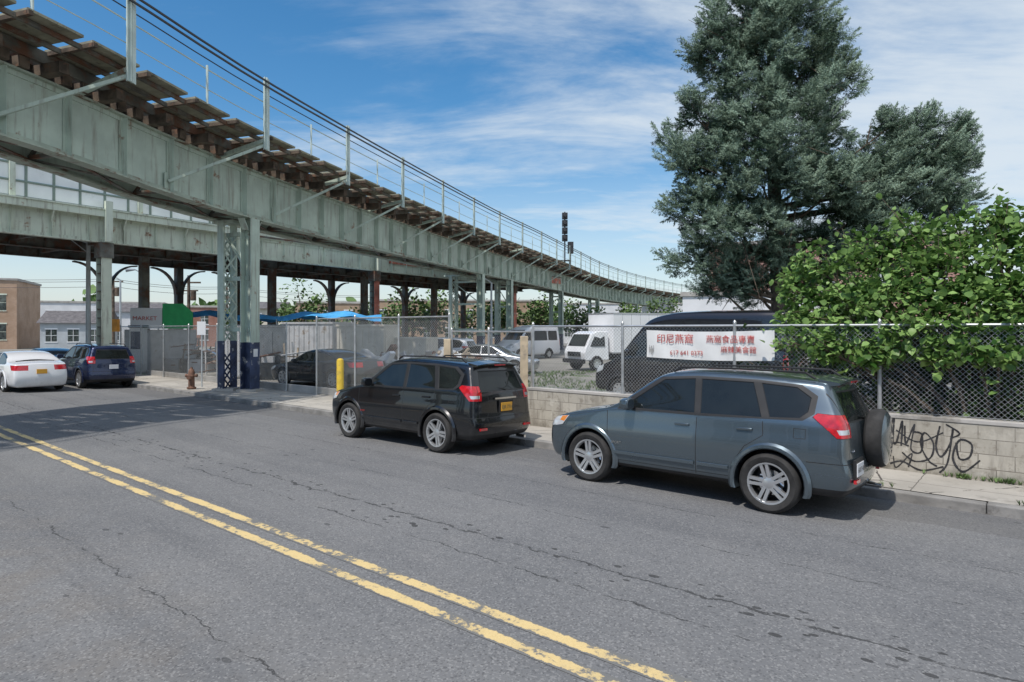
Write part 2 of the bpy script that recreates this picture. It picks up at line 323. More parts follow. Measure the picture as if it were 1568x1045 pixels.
for s,t_,h in((12.35,12.05,1.95),(9.25,11.45,2.05)):
    p=ST(s,t_);b.box(p.x-.09,p.x+.09,p.y-.09,p.y+.09,0,h)
b.obj('gate_post',[M('tan_post_paint',(.55,.44,.3),.6,0,.15,5,dirt=(.3,.25,.2),dscale=4)],bevel=.012)
b=MB();b.box(12.5,33,-12.45,-12.32,0,.28);b.obj('low_wall',[CONC],rz=RZ,bevel=.01)
BAN=M('vinyl_white',(.78,.78,.76),.5,0,.06,1.2,.15,bscale=3)
e=empty('banner_sign',ST(6.15,TW+.055),RZ+math.pi)
b=MB();nx,nz=24,5;v=[];f=[]
for i in range(nx+1):
    for j in range(nz+1):
        x=2.45*i/nx;z=1.66+.53*j/nz-.03*math.sin(math.pi*i/nx);v.append((x,.012*math.sin(i*1.3+j*.8),z))
for i in range(nx):
    for j in range(nz): a=i*(nz+1)+j;f.append((a,a+nz+1,a+nz+2,a+1))
b.add(v,f);b.obj('cloth',[BAN],e,smooth=True)
REDT=M('red_ink',(.50,.07,.06),.5,0,.4,8);BLKT=M('black_ink',(.10,.10,.10),.5)
def text(body,size,loc,mat,parent,rot=(R(90),0,0),name='lettering',ext=.001,align='LEFT'):
    c=D.curves.new(name,'FONT');c.body=body;c.size=size;c.extrude=ext;c.align_x=align;c.resolution_u=2
    o=link(D.objects.new(name,c));o.parent=parent;o.location=loc;o.rotation_euler=rot;c.materials.append(mat);return o
text('印尼燕窩',.19,(.22,-.02,1.955),REDT,e);text('燕窩食品專賣',.15,(1.22,-.02,1.97),REDT,e);text('617 641 0373',.12,(.50,-.02,1.72),REDT,e);text('麻辣美食館',.13,(1.5,-.02,1.79),REDT,e)
b=MB()
for i in range(9): b.box(.06+i*.012,.065+i*.012,-.019,-.017,1.74+.03*math.sin(i),1.86+.04*math.sin(i*1.7))
b.obj('emblem',[BLKT],e)
# ------------------------------------------------------------------ cars
def wheel_mesh(name,Rw=.36,Wd=.23,spokes=5,rimR=None,twin=True):
    rim=rimR or Rw*.68;b=MB();h=Wd/2
    b.lathe([(rim-.01,-h*.75),(rim+.015,-h*.92),(Rw*.88,-h),(Rw-.012,-h*.8),(Rw,-h*.55),(Rw,h*.55),(Rw-.012,h*.8),(Rw*.88,h),(rim+.015,h*.92),(rim-.01,h*.75)],(0,0,0),'y',48,0)
    b.lathe([(rim+.006,h*.88),(rim-.014,h*.86),(rim-.03,h*.5),(rim-.035,-h*.6),(.05,-h*.62)],(0,0,0),'y',40,1,mats=[1,1,2,2])
    b.lathe([(rim*.62,-h*.1),(.03,-h*.1)],(0,0,0),'y',24,3)
    for k in range(spokes):
        a=2*math.pi*k/spokes+math.pi/2
        for off in ((-.030,.030) if twin else (0,)):
            ca,sa=math.cos(a),math.sin(a)
            def P(r,u,y): return (r*ca-u*sa,y,r*sa+u*ca)
            w0,w1=(.020,.021) if twin else (.035,.045)
            o0,o1=off*.8,off*1.1
            v=[P(.05,o0-w0,h*.30),P(.05,o0+w0,h*.30),P(rim-.015,o1+w1,h*.45),P(rim-.015,o1-w1,h*.45),P(.05,o0-w0,h*.72),P(.05,o0+w0,h*.72),P(rim-.012,o1+w1*.9,h*.82),P(rim-.012,o1-w1*.9,h*.82)]
            b.add(v,[(0,1,2,3),(4,7,6,5),(0,4,5,1),(1,5,6,2),(2,6,7,3),(3,7,4,0)],1)
    b.lathe([(.0,h*.80),(.035,h*.79),(.075,h*.70),(.08,h*.3)],(0,0,0),'y',20,1)
    o=b.obj(name,[RUBBER,ALLOY,BLACKP,CHROME],smooth=True,angle=40);me=o.data;D.objects.remove(o);return me
WH=wheel_mesh('wheel_a');WH2=wheel_mesh('wheel_b',.33,.21,7,twin=False);WH3=wheel_mesh('wheel_c',.35,.22,8,rimR=.2,twin=False)
def inside(p,poly):
    x,y=p;r=False;n=len(poly)
    for i in range(n):
        x1,y1=poly[i];x2,y2=poly[(i+1)%n]
        if (y1>y)!=(y2>y) and x<(x2-x1)*(y-y1)/(y2-y1)+x1: r=not r
    return r
def interp(pts,x): return float(np.interp(x,[p[0] for p in pts],[p[1] for p in pts]))
def car(name,sp,loc,rz,roll=0,paintm=None,lvl=2,wheel=None,glass=GLASS):
    L=sp['L'];W=sp['W'];wf,wr=sp['wb'];mid=(wf+wr)/2;Rw=sp['R']
    root=empty(name,loc,rz);root.rotation_euler=(roll,0,rz)
    X0s=sorted(set([0,.1,.25,.45]+list(np.arange(.7,L-.4,.22))+[L-.35,L-.2,L-.08,L]))
    nl,nu,ny=6,5,8
    def side(X0):
        zt=interp(sp['top'],X0);cr=sp.get('crown',.05);zs=zt-cr;zb0=sp['zb'];belt=min(interp(sp['belt'],X0),zs-.02)
        out=[]
        for k in range(nl): out.append(zb0+(belt-zb0)*k/nl)
        for k in range(nu+1): out.append(belt+(zs-belt)*k/nu)
        pl=interp(sp['plan'],X0);res=[]
        for z in out:
            y=W*interp(sp['sec'],min(z,belt))*pl
            if z>belt: y-=sp['tum']*(z-belt)+.010
            xx=interp(sp['xf'],z)+(X0/L)*(interp(sp['xr'],z)-interp(sp['xf'],z))
            res.append((xx,y,z))
        return res,cr
    nz=nl+nu
    idx={};bm=bmesh.new();nX=len(X0s);sides=[side(x) for x in X0s]
    def pos(i,j,k):
        res,cr=sides[i];x,y,z=res[k];eta=-1+2*j/ny
        if k==nz: z+=cr*(1-eta*eta)
        if i==0: x-=sp.get('bf',.12)*(1-eta*eta)
        if i==nX-1: x+=sp.get('br',.06)*(1-eta**2)
        return (x,y*eta,z)
    def V(i,j,k):
        key=(i,j,k)
        if key not in idx:
            co=pos(i,j,k);idx[key]=bm.verts.new((mid-co[0],co[1],co[2]))
        return idx[key]
    for i in range(nX-1):
        for k in range(nz):
            for j in (0,ny): bm.faces.new((V(i,j,k),V(i+1,j,k),V(i+1,j,k+1),V(i,j,k+1)))
        for j in range(ny):
            for k in (0,nz): bm.faces.new((V(i,j,k),V(i+1,j,k),V(i+1,j+1,k),V(i,j+1,k)))
    for i in (0,nX-1):
        for j in range(ny):
            for k in range(nz): bm.faces.new((V(i,j,k),V(i,j+1,k),V(i,j+1,k+1),V(i,j,k+1)))
    bmesh.ops.recalc_face_normals(bm,faces=bm.faces[:])
    me=D.meshes.new('body');bm.to_mesh(me);bm.free()
    o=link(D.objects.new('tmp',me));md=o.modifiers.new('s','SUBSURF');md.levels=lvl;md.render_levels=lvl
    dg=C.evaluated_depsgraph_get();ev=o.evaluated_get(dg);me2=D.meshes.new_from_object(ev);D.objects.remove(o)
    bm=bmesh.new();bm.from_mesh(me2)
    mats=[paintm,glass,BLACKP,REDL,CLRL,ORL,CHROME]
    def cut(poly,ax,filt,mat=None,delete=False,inset=0,depth=0,trim=2):
        bm.normal_update()
        if ax=='y': P=[(mid-a,z) for a,z in poly];g=lambda c:(c.x,c.z)
        else: P=[(a,z) for a,z in poly];g=lambda c:(c.y,c.z)
        x0=min(p[0] for p in P);x1=max(p[0] for p in P);z0=min(p[1] for p in P);z1=max(p[1] for p in P)
        F=[]
        for f in bm.faces:
            if not filt(f): continue
            q=[g(v.co) for v in f.verts]
            if max(a for a,_ in q)<x0-1e-4 or min(a for a,_ in q)>x1+1e-4 or max(a for _,a in q)<z0-1e-4 or min(a for _,a in q)>z1+1e-4: continue
            F.append(f)
        for i in range(len(P)):
            a=P[i];c=P[(i+1)%len(P)];d=(c[0]-a[0],c[1]-a[1]);n=(d[1],-d[0])
            if ax=='y':co=Vector((a[0],0,a[1]));no=Vector((n[0],0,n[1]))
            else:co=Vector((0,a[0],a[1]));no=Vector((0,n[0],n[1]))
            F=[f for f in F if f.is_valid]
            geom=list(set(F)|set(e for f in F for e in f.edges)|set(v for f in F for v in f.verts))
            r=bmesh.ops.bisect_plane(bm,geom=geom,plane_co=co,plane_no=no.normalized(),dist=1e-5)
            F=list(set(F)|set(x for x in r['geom'] if isinstance(x,bmesh.types.BMFace)))
        F=[f for f in F if f.is_valid and inside(g(f.calc_center_median()),P)]
        if delete: bmesh.ops.delete(bm,geom=F,context='FACES');return
        if mat is not None:
            for f in F:f.material_index=mat
        if inset and F:
            r=bmesh.ops.inset_region(bm,faces=F,thickness=inset,depth=depth,use_even_offset=True)
            for f in r['faces']: f.material_index=trim
    for a in sp.get('cuts',[]):
        k=a['k']
        if k=='side': filt=(lambda f,m=a.get('ymin',.3):abs(f.normal.y)>.35 and abs(f.calc_center_median().y)>m)
        elif k=='corner': filt=(lambda f,m=a['ymin'],xl=a['xl'],xh=a['xh']:abs(f.calc_center_median().y)>m and xl<mid-f.calc_center_median().x<xh)
        elif k=='rear': filt=(lambda f:f.normal.x<-.25 and mid-f.calc_center_median().x>L*.75)
        elif k=='front': filt=(lambda f,m=a.get('xmax',L*.52),zm=a.get('zmin',0):f.normal.x>.12 and mid-f.calc_center_median().x<m and f.calc_center_median().z>zm)
        cut(a['p'],'y' if k in('side','corner') else 'x',filt,a.get('m'),inset=a.get('i',0),depth=a.get('d',0),trim=a.get('t',2))
    ra=Rw+sp.get('ag',.055)
    for cx in (wf,wr):
        poly=[(cx+ra*math.cos(2*math.pi*q/28),Rw+ra*math.sin(2*math.pi*q/28)) for q in range(28)]
        cut(poly,'y',lambda f:abs(f.calc_center_median().y)>W*.55,delete=True)
    me3=D.meshes.new('body');bm.to_mesh(me3);bm.free()
    for m in mats: me3.materials.append(m)
    me3.polygons.foreach_set('use_smooth',[True]*len(me3.polygons))
    try: me3.set_sharp_from_angle(angle=R(38))
    except Exception: pass
    ob=link(D.objects.new('body',me3));ob.parent=root
    b=MB()
    for cx in (wf,wr):
        c=mid-cx
        for sg in (1,-1):
            y0=W*interp(sp['plan'],cx)
            prof=[(ra-.004,y0-.14),(ra-.002,y0+.004),(ra+.012,y0+.018),(ra+.048,y0+.014),(ra+.080,y0-.015)]
            n=22;v=[];f=[];k=len(prof)
            for i in range(n+1):
                th=R(-18)+R(216)*i/n
                for r_,yy in prof:v.append((c+r_*math.cos(th),sg*yy,max(Rw+r_*math.sin(th),sp['zb']-.02)))
            for i in range(n):
                for j in range(k-1): f.append((i*k+j,i*k+j+1,(i+1)*k+j+1,(i+1)*k+j))
            b.add(v,f,0)
            v=[];f=[]
            for i in range(n+1):
                th=R(-18)+R(216)*i/n
                for yy in(y0-.05,.42): v.append((c+(ra+.002)*math.cos(th),sg*yy,Rw+(ra+.002)*math.sin(th)))
            for i in range(n): f.append((2*i,2*i+1,2*i+3,2*i+2))
            b.add(v,f,1); b.add([(c+(ra)*math.cos(R(-18)+R(216)*i/n),sg*.42,Rw+ra*math.sin(R(-18)+R(216)*i/n)) for i in range(n+1)],[tuple(range(n+1))],1)
    b.box(mid-L+.25,mid-.3,-.6,.6,sp['zb']-.02,sp['zb']+.28,1)
    b.obj('wheel_arches',[paintm if sp.get('flare',1) else BLACKP,BLACKP],root,smooth=True)
    for i,(cx,sg) in enumerate([(wf,1),(wf,-1),(wr,1),(wr,-1)]):
        wo=link(D.objects.new('wheel_%d'%(i+1),wheel or WH));wo.parent=root;s_=Rw/(.36 if (wheel or WH)==WH else .33 if wheel==WH2 else .35)
        wo.location=(mid-cx,sg*(W*interp(sp['plan'],cx)-.105),Rw);wo.rotation_euler=(0,random.uniform(0,1),0 if sg>0 else math.pi);wo.scale=(s_,)*3
    b=MB()
    mx=sp.get('mir')
    if mx:
        for sg in(1,-1):
            c=Vector((mid-mx[0],sg*(W+.02),mx[1]))
            v=[]
            for dx,sc_ in((-.07,.85),(-.05,1),(.02,1.),(.07,.75),(.09,.3)):
                for q in range(10):
                    th=2*math.pi*q/10;v.append((c.x+dx,c.y+sg*.07+sc_*.115*math.copysign(abs(math.cos(th))**.7,math.cos(th)),c.z+sc_*.085*math.copysign(abs(math.sin(th))**.7,math.sin(th))))
            f=[(a*10+q,a*10+(q+1)%10,(a+1)*10+(q+1)%10,(a+1)*10+q) for a in range(4) for q in range(10)]+[tuple(range(10)),tuple(range(40,50))]
            b.add(v,f,0);b.beam((c.x,sg*(W-.12),c.z-.06),(c.x,c.y+sg*.02,c.z-.04),.09,.04,1)
    for hx,hz in sp.get('han',[]):
        for sg in(1,-1):
            yy=W*interp(sp['sec'],hz)+.012;b.beam((mid-hx+.10,sg*yy,hz),(mid-hx-.10,sg*(yy),hz+.005),.028,.032,0)
            b.beam((mid-hx+.10,sg*(yy-.035),hz),(mid-hx+.075,sg*yy,hz),.03,.03,0)
    if b.V:b.obj('mirrors_and_handles',[paintm,BLACKP],root,smooth=True,bevel=.006)
    return root,mid
suvcuts=[
 dict(k='side',p=[(1.36,1.115),(1.48,1.24),(1.99,1.60),(2.5,1.635),(3.3,1.625),(3.85,1.585),(4.04,1.46),(4.02,1.25),(3.9,1.165),(2.6,1.12)],m=2,ymin=.4),
 dict(k='side',p=[(1.58,1.145),(1.60,1.26),(2.04,1.57),(2.49,1.60),(2.54,1.148)],m=1,ymin=.4,i=.008,d=-.008),
 dict(k='side',p=[(2.62,1.148),(2.575,1.60),(3.27,1.59),(3.42,1.165)],m=1,ymin=.4,i=.008,d=-.008),
 dict(k='side',p=[(3.51,1.175),(3.37,1.585),(3.80,1.555),(3.97,1.44),(3.95,1.27),(3.86,1.19)],m=1,ymin=.4,i=.008,d=-.008),
 dict(k='front',p=[(-.66,1.19),(-.56,1.575),(.56,1.575),(.66,1.19)],m=1,i=.015,d=-.006),
 dict(k='rear',p=[(-.62,1.15),(-.52,1.52),(.52,1.52),(.62,1.15)],m=1,i=.02,d=-.008),
 dict(k='corner',p=[(4.00,1.215),(4.05,1.265),(4.7,1.235),(4.7,.97),(4.27,.985),(4.18,1.07)],m=3,ymin=.60,xl=3.8,xh=5,i=.006,d=.006,t=2),
 dict(k='corner',p=[(4.27,1.085),(4.7,1.085),(4.7,1.03),(4.30,1.03)],m=4,ymin=.66,xl=3.8,xh=5),
 dict(k='corner',p=[(-.2,.80),(.02,.88),(.52,.95),(.40,.80),(.1,.74)],m=4,ymin=.45,xl=-.3,xh=.7,i=.006,d=.004),
 dict(k='corner',p=[(.33,.86),(.37,.925),(.49,.942),(.42,.85)],m=5,ymin=.45,xl=-.3,xh=.7),
 dict(k='side',p=[(1.22,.80),(1.20,1.08),(1.210,1.08),(1.230,.80)],m=2),
 dict(k='side',p=[(1.22,.40),(1.22,.80),(1.230,.80),(1.230,.40)],m=2),
 dict(k='side',p=[(2.575,.36),(2.575,1.1),(2.585,1.1),(2.585,.36)],m=2),
 dict(k='side',p=[(1.30,.385),(1.30,.393),(3.1,.393),(3.1,.385)],m=2),
 dict(k='side',p=[(3.43,1.12),(3.44,.95),(3.22,.80),(3.10,.62),(3.05,.36),(3.060,.36),(3.110,.617),(3.229,.794),(3.451,.947),(3.441,1.12)],m=2),
 dict(k='corner',p=[(1.25,.2),(1.25,.345),(3.08,.345),(3.08,.2)],m=2,ymin=.5,xl=1,xh=3.4),
 dict(k='corner',p=[(3.95,.695),(4.7,.695),(4.7,.685),(3.95,.685)],m=2,ymin=0,xl=3.9,xh=5),
 dict(k='corner',p=[(3.97,.27),(3.97,.39),(4.7,.39),(4.7,.27)],m=2,ymin=0,xl=3.9,xh=5),
 dict(k='side',p=[(3.80,.95),(3.80,1.07),(3.94,1.07),(3.94,.95),(3.933,.957),(3.933,1.063),(3.807,1.063),(3.807,.957),(3.933,.957),(3.94,.95)],m=2),
 dict(k='rear',p=[(-.68,1.50),(-.68,.70),(-.670,.70),(-.670,1.5)],m=2),dict(k='rear',p=[(.68,1.50),(.68,.70),(.670,.70),(.670,1.5)],m=2),
]
SUV=dict(L=4.42,W=.905,wb=(.90,3.52),R=.368,zb=.28,crown=.045,tum=.33,bf=.09,
 top=[(0,.87),(.08,.95),(.33,1.03),(.8,1.11),(1.12,1.16),(1.2,1.185),(1.95,1.65),(2.1,1.695),(2.5,1.73),(3.0,1.735),(3.6,1.715),(4.2,1.68),(4.42,1.655)],
 belt=[(0,.88),(1.0,1.075),(1.3,1.11),(3.2,1.135),(4.42,1.15)],
 plan=[(0,.82),(.1,.88),(.3,.94),(.6,.98),(1.1,.994),(2.2,1),(3.4,.996),(4.0,.975),(4.3,.94),(4.42,.91)],
 sec=[(.25,.93),(.33,.965),(.45,.985),(.62,.994),(.80,1.0),(.88,.992),(.96,.966),(1.15,.953)],
 xf=[(.25,.18),(.42,.10),(.6,.08),(.78,.10),(.9,.16),(1.7,.16)],xr=[(.25,4.28),(.36,4.38),(.5,4.42),(.66,4.41),(.72,4.36),(1.05,4.35),(1.15,4.33),(1.55,4.15),(1.7,4.09)],
 mir=(1.60,1.21),han=[(2.38,.985),(3.22,1.005)],cuts=suvcuts)
def rails(root,mid,x0,x1,y,z,mat=BLACKP):
    b=MB()
    for sg in(1,-1):
        pts=[(mid-x0,sg*y,z-.03),(mid-x0-.12,sg*y,z+.035),(mid-(x0+x1)/2,sg*y,z+.045),(mid-x1+.12,sg*y,z+.03),(mid-x1,sg*y,z-.045)]
        for a,c in zip(pts,pts[1:]): b.beam(a,c,.03,.028)
    b.obj('roof_rails',[mat],root,bevel=.008)
def rearstuff(g,mid,plate,ptext,px,pz,wiper=True,paintm=None):
    b=MB();x=mid-4.45
    b.box(x-.012,x+.0,px-.155,px+.155,pz-.078,pz+.078,0);b.box(x+.001,x+.03,px-.19,px+.19,pz-.1,pz+.12,1)
    if wiper: b.beam((mid-4.38,-.05,1.17),(mid-4.30,.35,1.24),.02,.02,1)
    b.obj('number_plate',[plate,BLACKP],g,bevel=.004)
    text(ptext,.085,(x-.0135,px+.135,pz-.03),BLKT,g,rot=(R(90),0,R(-90)),ext=.0005)
    b=MB();v=[];f=[];n=10
    for i in range(n+1):
        y=-.58+1.16*i/n;bw=.03*(1-(y/.62)**2);q=-.045*(y/.62)**2
        v+=[(mid-4.0,y,1.700+q),(mid-4.24-bw,y,1.66+q),(mid-4.245-bw,y,1.635+q),(mid-4.07,y,1.61+q)]
    for i in range(n):
        for j in range(4): a=i*4+j;c=i*4+(j+1)%4;f.append((a,c,c+4,a+4))
    f+=[(0,1,2,3),(n*4+3,n*4+2,n*4+1,n*4)];b.add(v,f);b.obj('spoiler',[paintm],g,smooth=True)
    b=MB();b.box(mid-4.285,mid-4.275,-.15,.15,1.61,1.63);b.obj('brake_light',[REDL],g)
    b=MB();b.cyl((mid-4.3,-.5,.27),(mid-4.5,-.5,.265),.03,n=14);b.obj('exhaust_pipe',[CHROME],g,smooth=True)
    b=MB()
    for sg in(1,-1): b.beam((mid-1.32,sg*.905,.50),(mid-2.56,sg*.911,.50),.012,.05,0);b.beam((mid-2.6,sg*.911,.50),(mid-3.02,sg*.907,.50),.012,.05,0)
    b.obj('door_mouldings',[paintm],g,bevel=.005)
    b=MB()
    for y in(-.66,.58): b.box(mid-4.462,mid-4.43,y-.05,y+.13,.47,.51)
    b.obj('reflectors',[REDL],g)
g,mid=car('parked_suv',SUV,ST(4.0,8.97,-.075),RZ,R(1.2),P_GRAY)
rails(g,mid,2.12,3.98,.59,1.705)
rearstuff(g,mid,PLATEW,'HXT 4082',.50,.62,paintm=P_GRAY)
b=MB();c=(mid-4.52,-.12,.93)
b.lathe([(.30,.10),(.345,.07),(.36,.03),(.36,-.05),(.345,-.085),(.325,-.10),(.31,-.105),(.29,-.12),(.05,-.135),(.001,-.137)],c,'x',48,0,mats=[1,1,1,1,1,0,0,0,0])
b.box(c[0]+.09,c[0]+.2,c[1]-.12,c[1]+.12,c[2]-.15,c[2]+.12,1)
b.obj('spare_wheel',[P_GRAY,RUBBER],g,smooth=True)
text('SPORT',.055,(mid-1.30,.908,.62),CHROME,g,rot=(R(90),0,R(180)),ext=.001,name='badge')
text('4x4',.07,(mid-4.40,.62,.80),CHROME,g,rot=(R(90),0,R(-90)),ext=.001,name='badge')
g,mid=car('parked_suv',SUV,ST(10.0,9.05,-.08),RZ+R(.5),R(1.2),P_BLACK)
rails(g,mid,2.12,3.98,.59,1.705)
rearstuff(g,mid,PLATEY,'EJR 7716',0,.86,paintm=P_BLACK)
text('SPORT',.05,(mid-1.30,.908,.60),REDT,g,rot=(R(90),0,R(180)),ext=.001,name='badge')
b=MB();b.beam((mid-4.425,-.3,1.02),(mid-4.425,.3,1.02),.02,.03);b.obj('chrome_strip',[CHROME],g)
SED=dict(L=4.75,W=.91,wb=(.92,3.70),R=.335,zb=.2,crown=.04,tum=.45,flare=1,ag=.045,
     top=[(0,.68),(.12,.75),(.5,.86),(1.2,.95),(1.3,.98),(2.05,1.38),(2.4,1.44),(3.0,1.43),(3.5,1.33),(4.05,1.10),(4.6,1.07),(4.75,1.03)],
     belt=[(0,.69),(1.2,.90),(3.9,.98),(4.75,1.0)],plan=[(0,.78),(.12,.86),(.4,.94),(1,.985),(2.4,1),(3.8,.985),(4.4,.94),(4.75,.86)],
     sec=[(.2,.93),(.3,.97),(.5,1),(.75,.995),(.95,.96)],xf=[(.2,.10),(.4,.02),(.6,0),(.75,.06),(1.5,.06)],xr=[(.2,4.64),(.35,4.74),(.55,4.76),(.9,4.70),(1.05,4.64),(1.5,4.6)],mir=(1.72,.98),han=[(2.45,.8),(3.35,.83)],
     cuts=[dict(k='side',p=[(1.55,.965),(2.12,1.32),(2.42,1.375),(2.62,1.38),(2.62,.965)],m=1,ymin=.4,i=.008,d=-.006),
      dict(k='side',p=[(2.69,.965),(2.69,1.38),(3.1,1.36),(3.5,1.25),(3.85,1.06),(3.8,.99)],m=1,ymin=.4,i=.008,d=-.006),
      dict(k='front',p=[(-.68,1.0),(-.55,1.36),(.55,1.36),(.68,1.0)],m=1,xmax=2.4,zmin=.98),
      dict(k='corner',p=[(4.35,.98),(5,.96),(5,.78),(4.5,.80)],m=3,ymin=.42,xl=4.2,xh=5),
      dict(k='corner',p=[(-.2,.60),(.1,.70),(.5,.76),(.4,.64),(.1,.56)],m=4,ymin=.45,xl=-.3,xh=.7),
      dict(k='corner',p=[(3.42,1.40),(3.5,1.42),(4.05,1.16),(4.05,1.08),(3.95,1.10)],m=1,ymin=-1,xl=3.3,xh=4.15)])
def plate_rear(g,mid,L,z,mat=PLATEY):
    b=MB();b.box(mid-L-.07,mid-L-.04,-.155,.155,z-.08,z+.08);b.obj('number_plate',[mat],g,bevel=.004)
g,mid=car('sedan_car',SED,ST(29.8,6.8,-.02),RZ,0,P_WHITE,1,WH2);plate_rear(g,mid,4.75,.75)
g,mid=car('parked_suv',SUV,ST(30.0,9.2,-.09),RZ,R(1),P_BLUE,1,WH2);plate_rear(g,mid,4.42,.86,PLATEW);rails(g,mid,2.1,3.9,.585,1.69)
g,mid=car('parked_car',SED,ST(36.6,9.4,-.09),RZ,R(1),P_GR2,1,WH2);plate_rear(g,mid,4.75,.75)
g,mid=car('parked_car',SED,(-7.3,25.2,.03),RZ+R(8),0,P_DK,1,WH2)
g,mid=car('parked_suv',SUV,(-4.2,37,.03),RZ+R(20),0,P_WHITE,1,WH2)
g,mid=car('parked_car',SED,(-1.0,32.5,.03),RZ+R(205),0,P_SILV,1,WH2)
def van_spec(L,H):
    return dict(L=L,W=.99,wb=(.98,L-1.35),R=.345,zb=.3,crown=.06,tum=.13,flare=0,ag=.05,
     top=[(0,.98),(.15,1.10),(.6,1.28),(.85,1.36),(1.75,H-.28),(2.1,H-.12),(2.7,H-.02),(3.5,H),(L,H-.02)],
     belt=[(0,.98),(.8,1.22),(1.5,1.30),(L,1.32)],plan=[(0,.80),(.15,.88),(.5,.95),(1.2,1),(L-.6,1),(L,.95)],
     sec=[(.25,.95),(.4,.99),(.8,1),(1.3,.985)],xf=[(.25,.12),(.4,.02),(.7,0),(1,.08),(3,.08)],xr=[(.3,L-.05),(.5,L),(1.2,L-.02),(3,L-.16)],mir=(1.35,1.5),han=[(2.2,1.1)],
     cuts=[dict(k='side',p=[(1.15,1.38),(1.72,2.0),(2.25,2.05),(2.25,1.36)],m=1,ymin=.4,i=.01,d=-.008),
      dict(k='side',p=[(2.45,1.36),(2.45,2.08),(3.9,2.08),(3.9,1.36)],m=1,ymin=.4,i=.01,d=-.008),dict(k='side',p=[(4.0,1.36),(4.0,2.08),(L-.35,2.08),(L-.35,1.36)],m=1,ymin=.4,i=.01,d=-.008),
      dict(k='front',p=[(-.82,1.42),(-.70,H-.36),(.70,H-.36),(.82,1.42)],m=1,xmax=2.2,zmin=1.3),
      dict(k='corner',p=[(-.2,.85),(.05,1.0),(.42,1.15),(.35,.92),(.1,.82)],m=4,ymin=.5,xl=-.3,xh=.7),
      dict(k='corner',p=[(-.3,.30),(-.3,.62),(.45,.62),(.45,.3)],m=2,ymin=-1,xl=-.3,xh=.7),
      dict(k='corner',p=[(L-.12,1.0),(L+.2,1.0),(L+.2,1.5),(L-.12,1.5)],m=3,ymin=.8,xl=L-.3,xh=L+.3),
      dict(k='side',p=[(2.35,.4),(2.35,2.3),(2.36,2.3),(2.36,.4)],m=2),dict(k='side',p=[(3.95,.4),(3.95,2.3),(3.96,2.3),(3.96,.4)],m=2)])
g,mid=car('passenger_van',van_spec(5.9,2.72),ST(8.35,18.1,.03),RZ,0,P_VAN,2,WH3)
g,mid=car('cargo_van',van_spec(5.4,2.5),(1.0,48,.03),R(225),0,P_WHITE,1,WH3)
def box_truck(loc,rz,H=3.0):
    e=empty('box_truck',loc,rz);b=MB()
    b.box(-3.0,.9,-1.15,1.15,.95,H,0);b.box(-3.02,.92,-1.17,1.17,.9,.98,1);b.box(-3.02,.92,-1.17,1.17,H-.06,H+.01,1);b.box(-2.9,2.5,-.45,.45,.6,.9,2)
    for x in np.arange(-2.7,.9,.6): b.box(x,x+.02,-1.158,1.158,1,H-.07,1)
    b.obj('cargo_box',[WHITE,P_SILV,BLACKP],e,bevel=.02)
    b=MB();pr=[(1.05,.55),(2.55,.55),(2.62,.95),(2.52,1.2),(2.1,1.95),(1.75,2.08),(1.05,2.08)];n=len(pr)
    v=[(x,s*(.98-(.09 if z>1.3 else 0)),z) for s in(1,-1) for x,z in pr];b.add(v,[tuple(range(n)),tuple(range(2*n-1,n-1,-1))]+[(i,(i+1)%n,n+(i+1)%n,n+i) for i in range(n)])
    b.obj('cab',[WHITE],e,bevel=.05)
    b=MB();b.add([(2.485,-.80,1.30),(2.485,.80,1.30),(2.135,.76,1.92),(2.135,-.76,1.92)],[(0,1,2,3)])
    for s in(1,-1): b.add([(1.3,s*.965,1.28),(2.25,s*.965,1.28),(1.9,s*.90,1.88),(1.3,s*.90,1.88)],[(0,1,2,3)])
    b.box(2.6,2.64,-.6,.6,.75,1.0,0);b.box(2.58,2.70,-1.0,1.0,.40,.62,1);b.obj('windows',[GLASS,BLACKP],e)
    for i,(x,y) in enumerate([(1.85,.92),(1.85,-.92),(-1.9,.95),(-1.9,-.95)]):
        wo=link(D.objects.new('wheel_%d'%i,WH3));wo.parent=e;wo.location=(x,y,.40);wo.scale=(1.15,)*3
        if y<0:wo.rotation_euler[2]=math.pi
box_truck((5.6,35.5,.03),R(208),3.05);box_truck((9.3,47,.03),R(200),3.3);box_truck((9.2,60,.03),R(215),3.5)
# ------------------------------------------------------------------ elevated railway (curving single track)
GP=[(-18.5,-4,.9),(-15.4,5,.9),(-11.9,15,.6),(-9.2,22.7,0),(-3.5,41.5,0),(.2,52.0,0),(4.3,64,0),(10.0,80,0),(18.5,98,0),(33,121,0),(56,146,0),(90,168,0)]
pts=[]
def cr(p0,p1,p2,p3,u): return .5*((2*p1)+(-p0+p2)*u+(2*p0-5*p1+4*p2-p3)*u*u+(-p0+3*p1-3*p2+p3)*u**3)
A=[np.array(p,float) for p in GP];A=[2*A[0]-A[1]]+A+[2*A[-1]-A[-2]]
for i in range(1,len(A)-2):
    for k in range(60): pts.append(cr(A[i-1],A[i],A[i+1],A[i+2],k/60))
pts=np.array(pts);seg=np.hypot(*(np.diff(pts[:,:2],axis=0).T));arc=np.concatenate([[0],np.cumsum(seg)])
LA=arc[-1]
def G(a,lat=0,z=0):
    a=min(max(a,0.01),LA-.5);x=np.interp(a,arc,pts[:,0]);y=np.interp(a,arc,pts[:,1]);zo=np.interp(a,arc,pts[:,2])
    x2=np.interp(a+.3,arc,pts[:,0]);y2=np.interp(a+.3,arc,pts[:,1]);d=np.array([x2-x,y2-y]);d/=np.hypot(*d)
    return Vector((x+d[1]*lat,y-d[0]*lat,z+zo))
def arcY(Y): return float(np.interp(Y,pts[:,1],arc))
ZB,ZT,ZW=6.1,7.78,8.52;LO=1.85;GL=-1.45
el=empty('elevated_railway')
